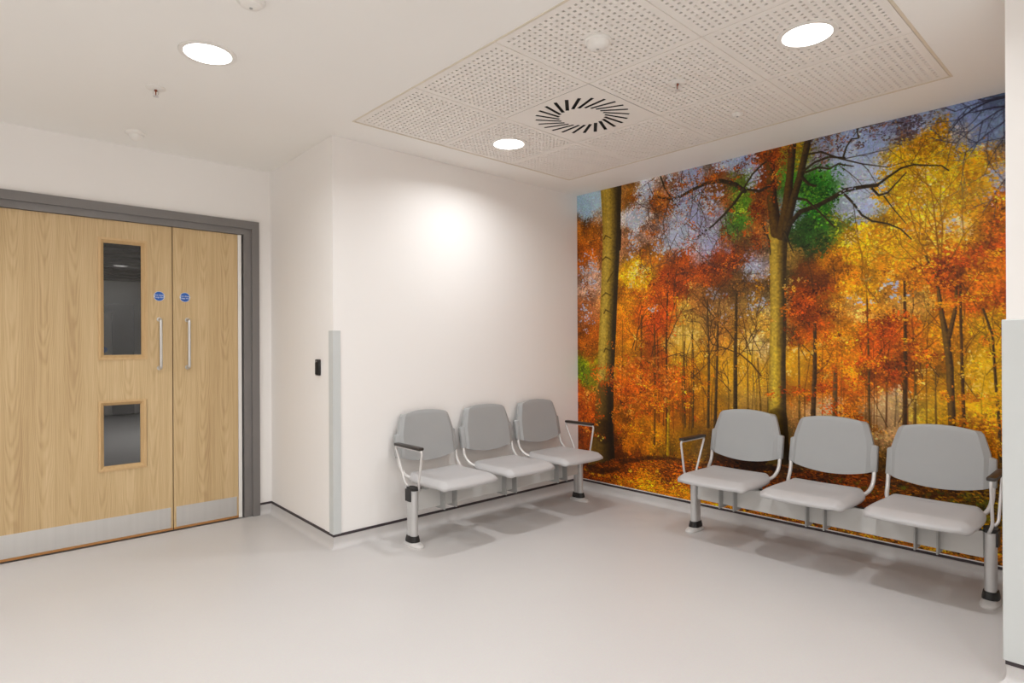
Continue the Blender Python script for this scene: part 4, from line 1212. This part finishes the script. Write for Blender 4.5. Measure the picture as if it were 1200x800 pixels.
# swirl air diffuser: square plate with 24 slanted slots
def diffuser():
    d = tag(empty('air_diffuser', (GX + .9, GY + 1.5, H)), 'square swirl air diffuser with slanted black slots in the tile field', 'air vent')
    hs = .2982
    bm = bmesh.new()
    def loop(pts):
        v = [bm.verts.new((x, y, 0)) for x, y in pts]
        return [bm.edges.new((v[k], v[(k + 1) % len(v)])) for k in range(len(v))]
    ed = loop([(-hs, -hs), (hs, -hs), (hs, hs), (-hs, hs)])
    slots = []
    for k in range(24):
        th = 2 * PI * k / 24 + .04
        p0 = Vector((.125 * math.cos(th), .125 * math.sin(th)))
        p1 = Vector((.258 * math.cos(th + .36), .258 * math.sin(th + .36)))
        t_ = (p1 - p0).normalized()
        n_ = Vector((-t_.y, t_.x)) * .0098
        q = [p0 - n_, p1 - n_, p1 + n_, p0 + n_]
        slots.append((p0, p1, t_, n_))
        ed += loop([(v.x, v.y) for v in q])
    bmesh.ops.triangle_fill(bm, use_beauty=True, use_dissolve=False, edges=ed)
    # keep only plate faces (drop any that fill a slot)
    kill = []
    for f in bm.faces:
        c = f.calc_center_median()
        for p0, p1, t_, n_ in slots:
            r = Vector((c.x, c.y)) - p0
            if 0 < r.dot(t_) < (p1 - p0).length and abs(r.dot(n_.normalized())) < .0096:
                kill.append(f); break
    bmesh.ops.delete(bm, geom=kill, context='FACES')
    ext = bmesh.ops.extrude_edge_only(bm, edges=[e for e in bm.edges if e.is_boundary])
    for v in [g_ for g_ in ext['geom'] if isinstance(g_, bmesh.types.BMVert)]:
        v.co.z += .0015
    bmesh.ops.recalc_face_normals(bm, faces=bm.faces)
    me = bpy.data.meshes.new('face_plate')
    bm.to_mesh(me); bm.free()
    me.materials.append(M['tile'])
    place('face_plate', me, d)
    MB().box(-.285, .285, -.285, .285, .0105, .0125).build('plenum', 'black_slot', d)
    for p0, p1, t_, n_ in slots:        # a guide vane in each slot
        q0, q1 = p0 + t_ * .02, p1 - t_ * .004
        m_ = n_ * .35
        MB().add([(q0.x - m_.x, q0.y - m_.y, .006), (q1.x - m_.x, q1.y - m_.y, .006), (q1.x + n_.x * .5, q1.y + n_.y * .5, .010), (q0.x + n_.x * .5, q0.y + n_.y * .5, .010)], [(0, 1, 2, 3)]).build('guide_vane', 'black_slot', d)
diffuser()

def sprinkler(x, y, label):
    s = tag(empty('sprinkler_head', (x, y, H)), label, 'sprinkler', 'ceiling sprinkler heads')
    MB().lathe([(.044, 0), (.044, -.003), (.036, -.006), (.020, -.009), (.010, -.010), (.008, -.004)], 28).build('escutcheon', 'trim_white', s, smooth=40)
    MB().lathe([(.006, -.003), (.006, -.016), (.004, -.018)], 14).build('nozzle', 'brass', s, smooth=40)
    MB().tube([(0, 0, -.016), (0, 0, -.034)], .0026, 8).build('glass_bulb', 'brass', s)
    fr_ = MB()
    for q in (-1, 1):
        fr_.tube(rounded([(q * .006, 0, -.010), (q * .013, 0, -.024), (q * .003, 0, -.040)], .008), .0018, 6)
    fr_.build('yoke', 'wire', s)
    MB().lathe([(.0001, -.039), (.013, -.040), (.013, -.0415), (.0001, -.0425)], 18).build('deflector', 'wire', s)
sprinkler(0.72, 3.33, 'small sprinkler head on the plain ceiling above the doors')
sprinkler(2.55, 1.58, 'small sprinkler head in the perforated tile beside the air diffuser')

def detector(x, y, z, prof, label, cat, name, slot=True):
    d = tag(empty(name, (x, y, z)), label, cat)
    MB().lathe(prof[0], 36).build('base', 'trim_white', d, smooth=40)
    MB().lathe(prof[1], 36).build('head', 'trim_white', d, smooth=40)
    if slot:
        MB().lathe([(.006, prof[1][-1][1] + .0005), (.006, prof[1][-1][1] - .002), (.0001, prof[1][-1][1] - .0025)], 14).build('indicator', 'fin', d, smooth=40)
    return d
detector(1.95, 1.58, H, ([(.055, 0), (.055, -.008), (.050, -.012)], [(.046, -.012), (.044, -.026), (.034, -.036), (.010, -.040)]), 'white domed smoke detector on a perforated ceiling tile', 'smoke detector', 'smoke_detector')
detector(0.795, 2.255, H, ([(.050, 0), (.050, -.005), (.044, -.009)], [(.040, -.009), (.036, -.018), (.022, -.024), (.008, -.026)]), 'white ceiling sensor at the top edge left of the tile field', 'ceiling sensor', 'ceiling_sensor')
detector(0.78, 4.10, H, ([(.052, 0), (.052, -.010), (.046, -.016)], [(.036, -.016), (.030, -.034), (.016, -.048), (.004, -.052)]), 'white pointed motion sensor on the ceiling over the doors', 'motion sensor', 'motion_sensor', False)
detector(3.15, 1.58, H, ([(.030, 0), (.030, -.004), (.026, -.007)], [(.020, -.007), (.017, -.012), (.010, -.014)]), 'tiny white sensor in the perforated tile close to the mural', 'ceiling sensor', 'tile_sensor')

# door-release reader on the return wall
yr0 = 3.575
xr0 = XC + (XR - XC) * (yr0 - YB) / (YD - YB)
rd = tag(empty('card_reader', (xr0, yr0, 1.08)), 'small black card reader mounted on the narrow return wall', 'card reader')
MB().bbox(-.018, 0.0, -.024, .024, -.050, .050, .004).build('housing', 'rubber', rd, smooth=40)
MB().bbox(-.021, -.017, -.018, .018, -.042, .030, .0015).build('face', 'black_slot', rd)
MB().bbox(-.0205, -.017, -.006, .006, .036, .041, .001).build('indicator', 'fin', rd)
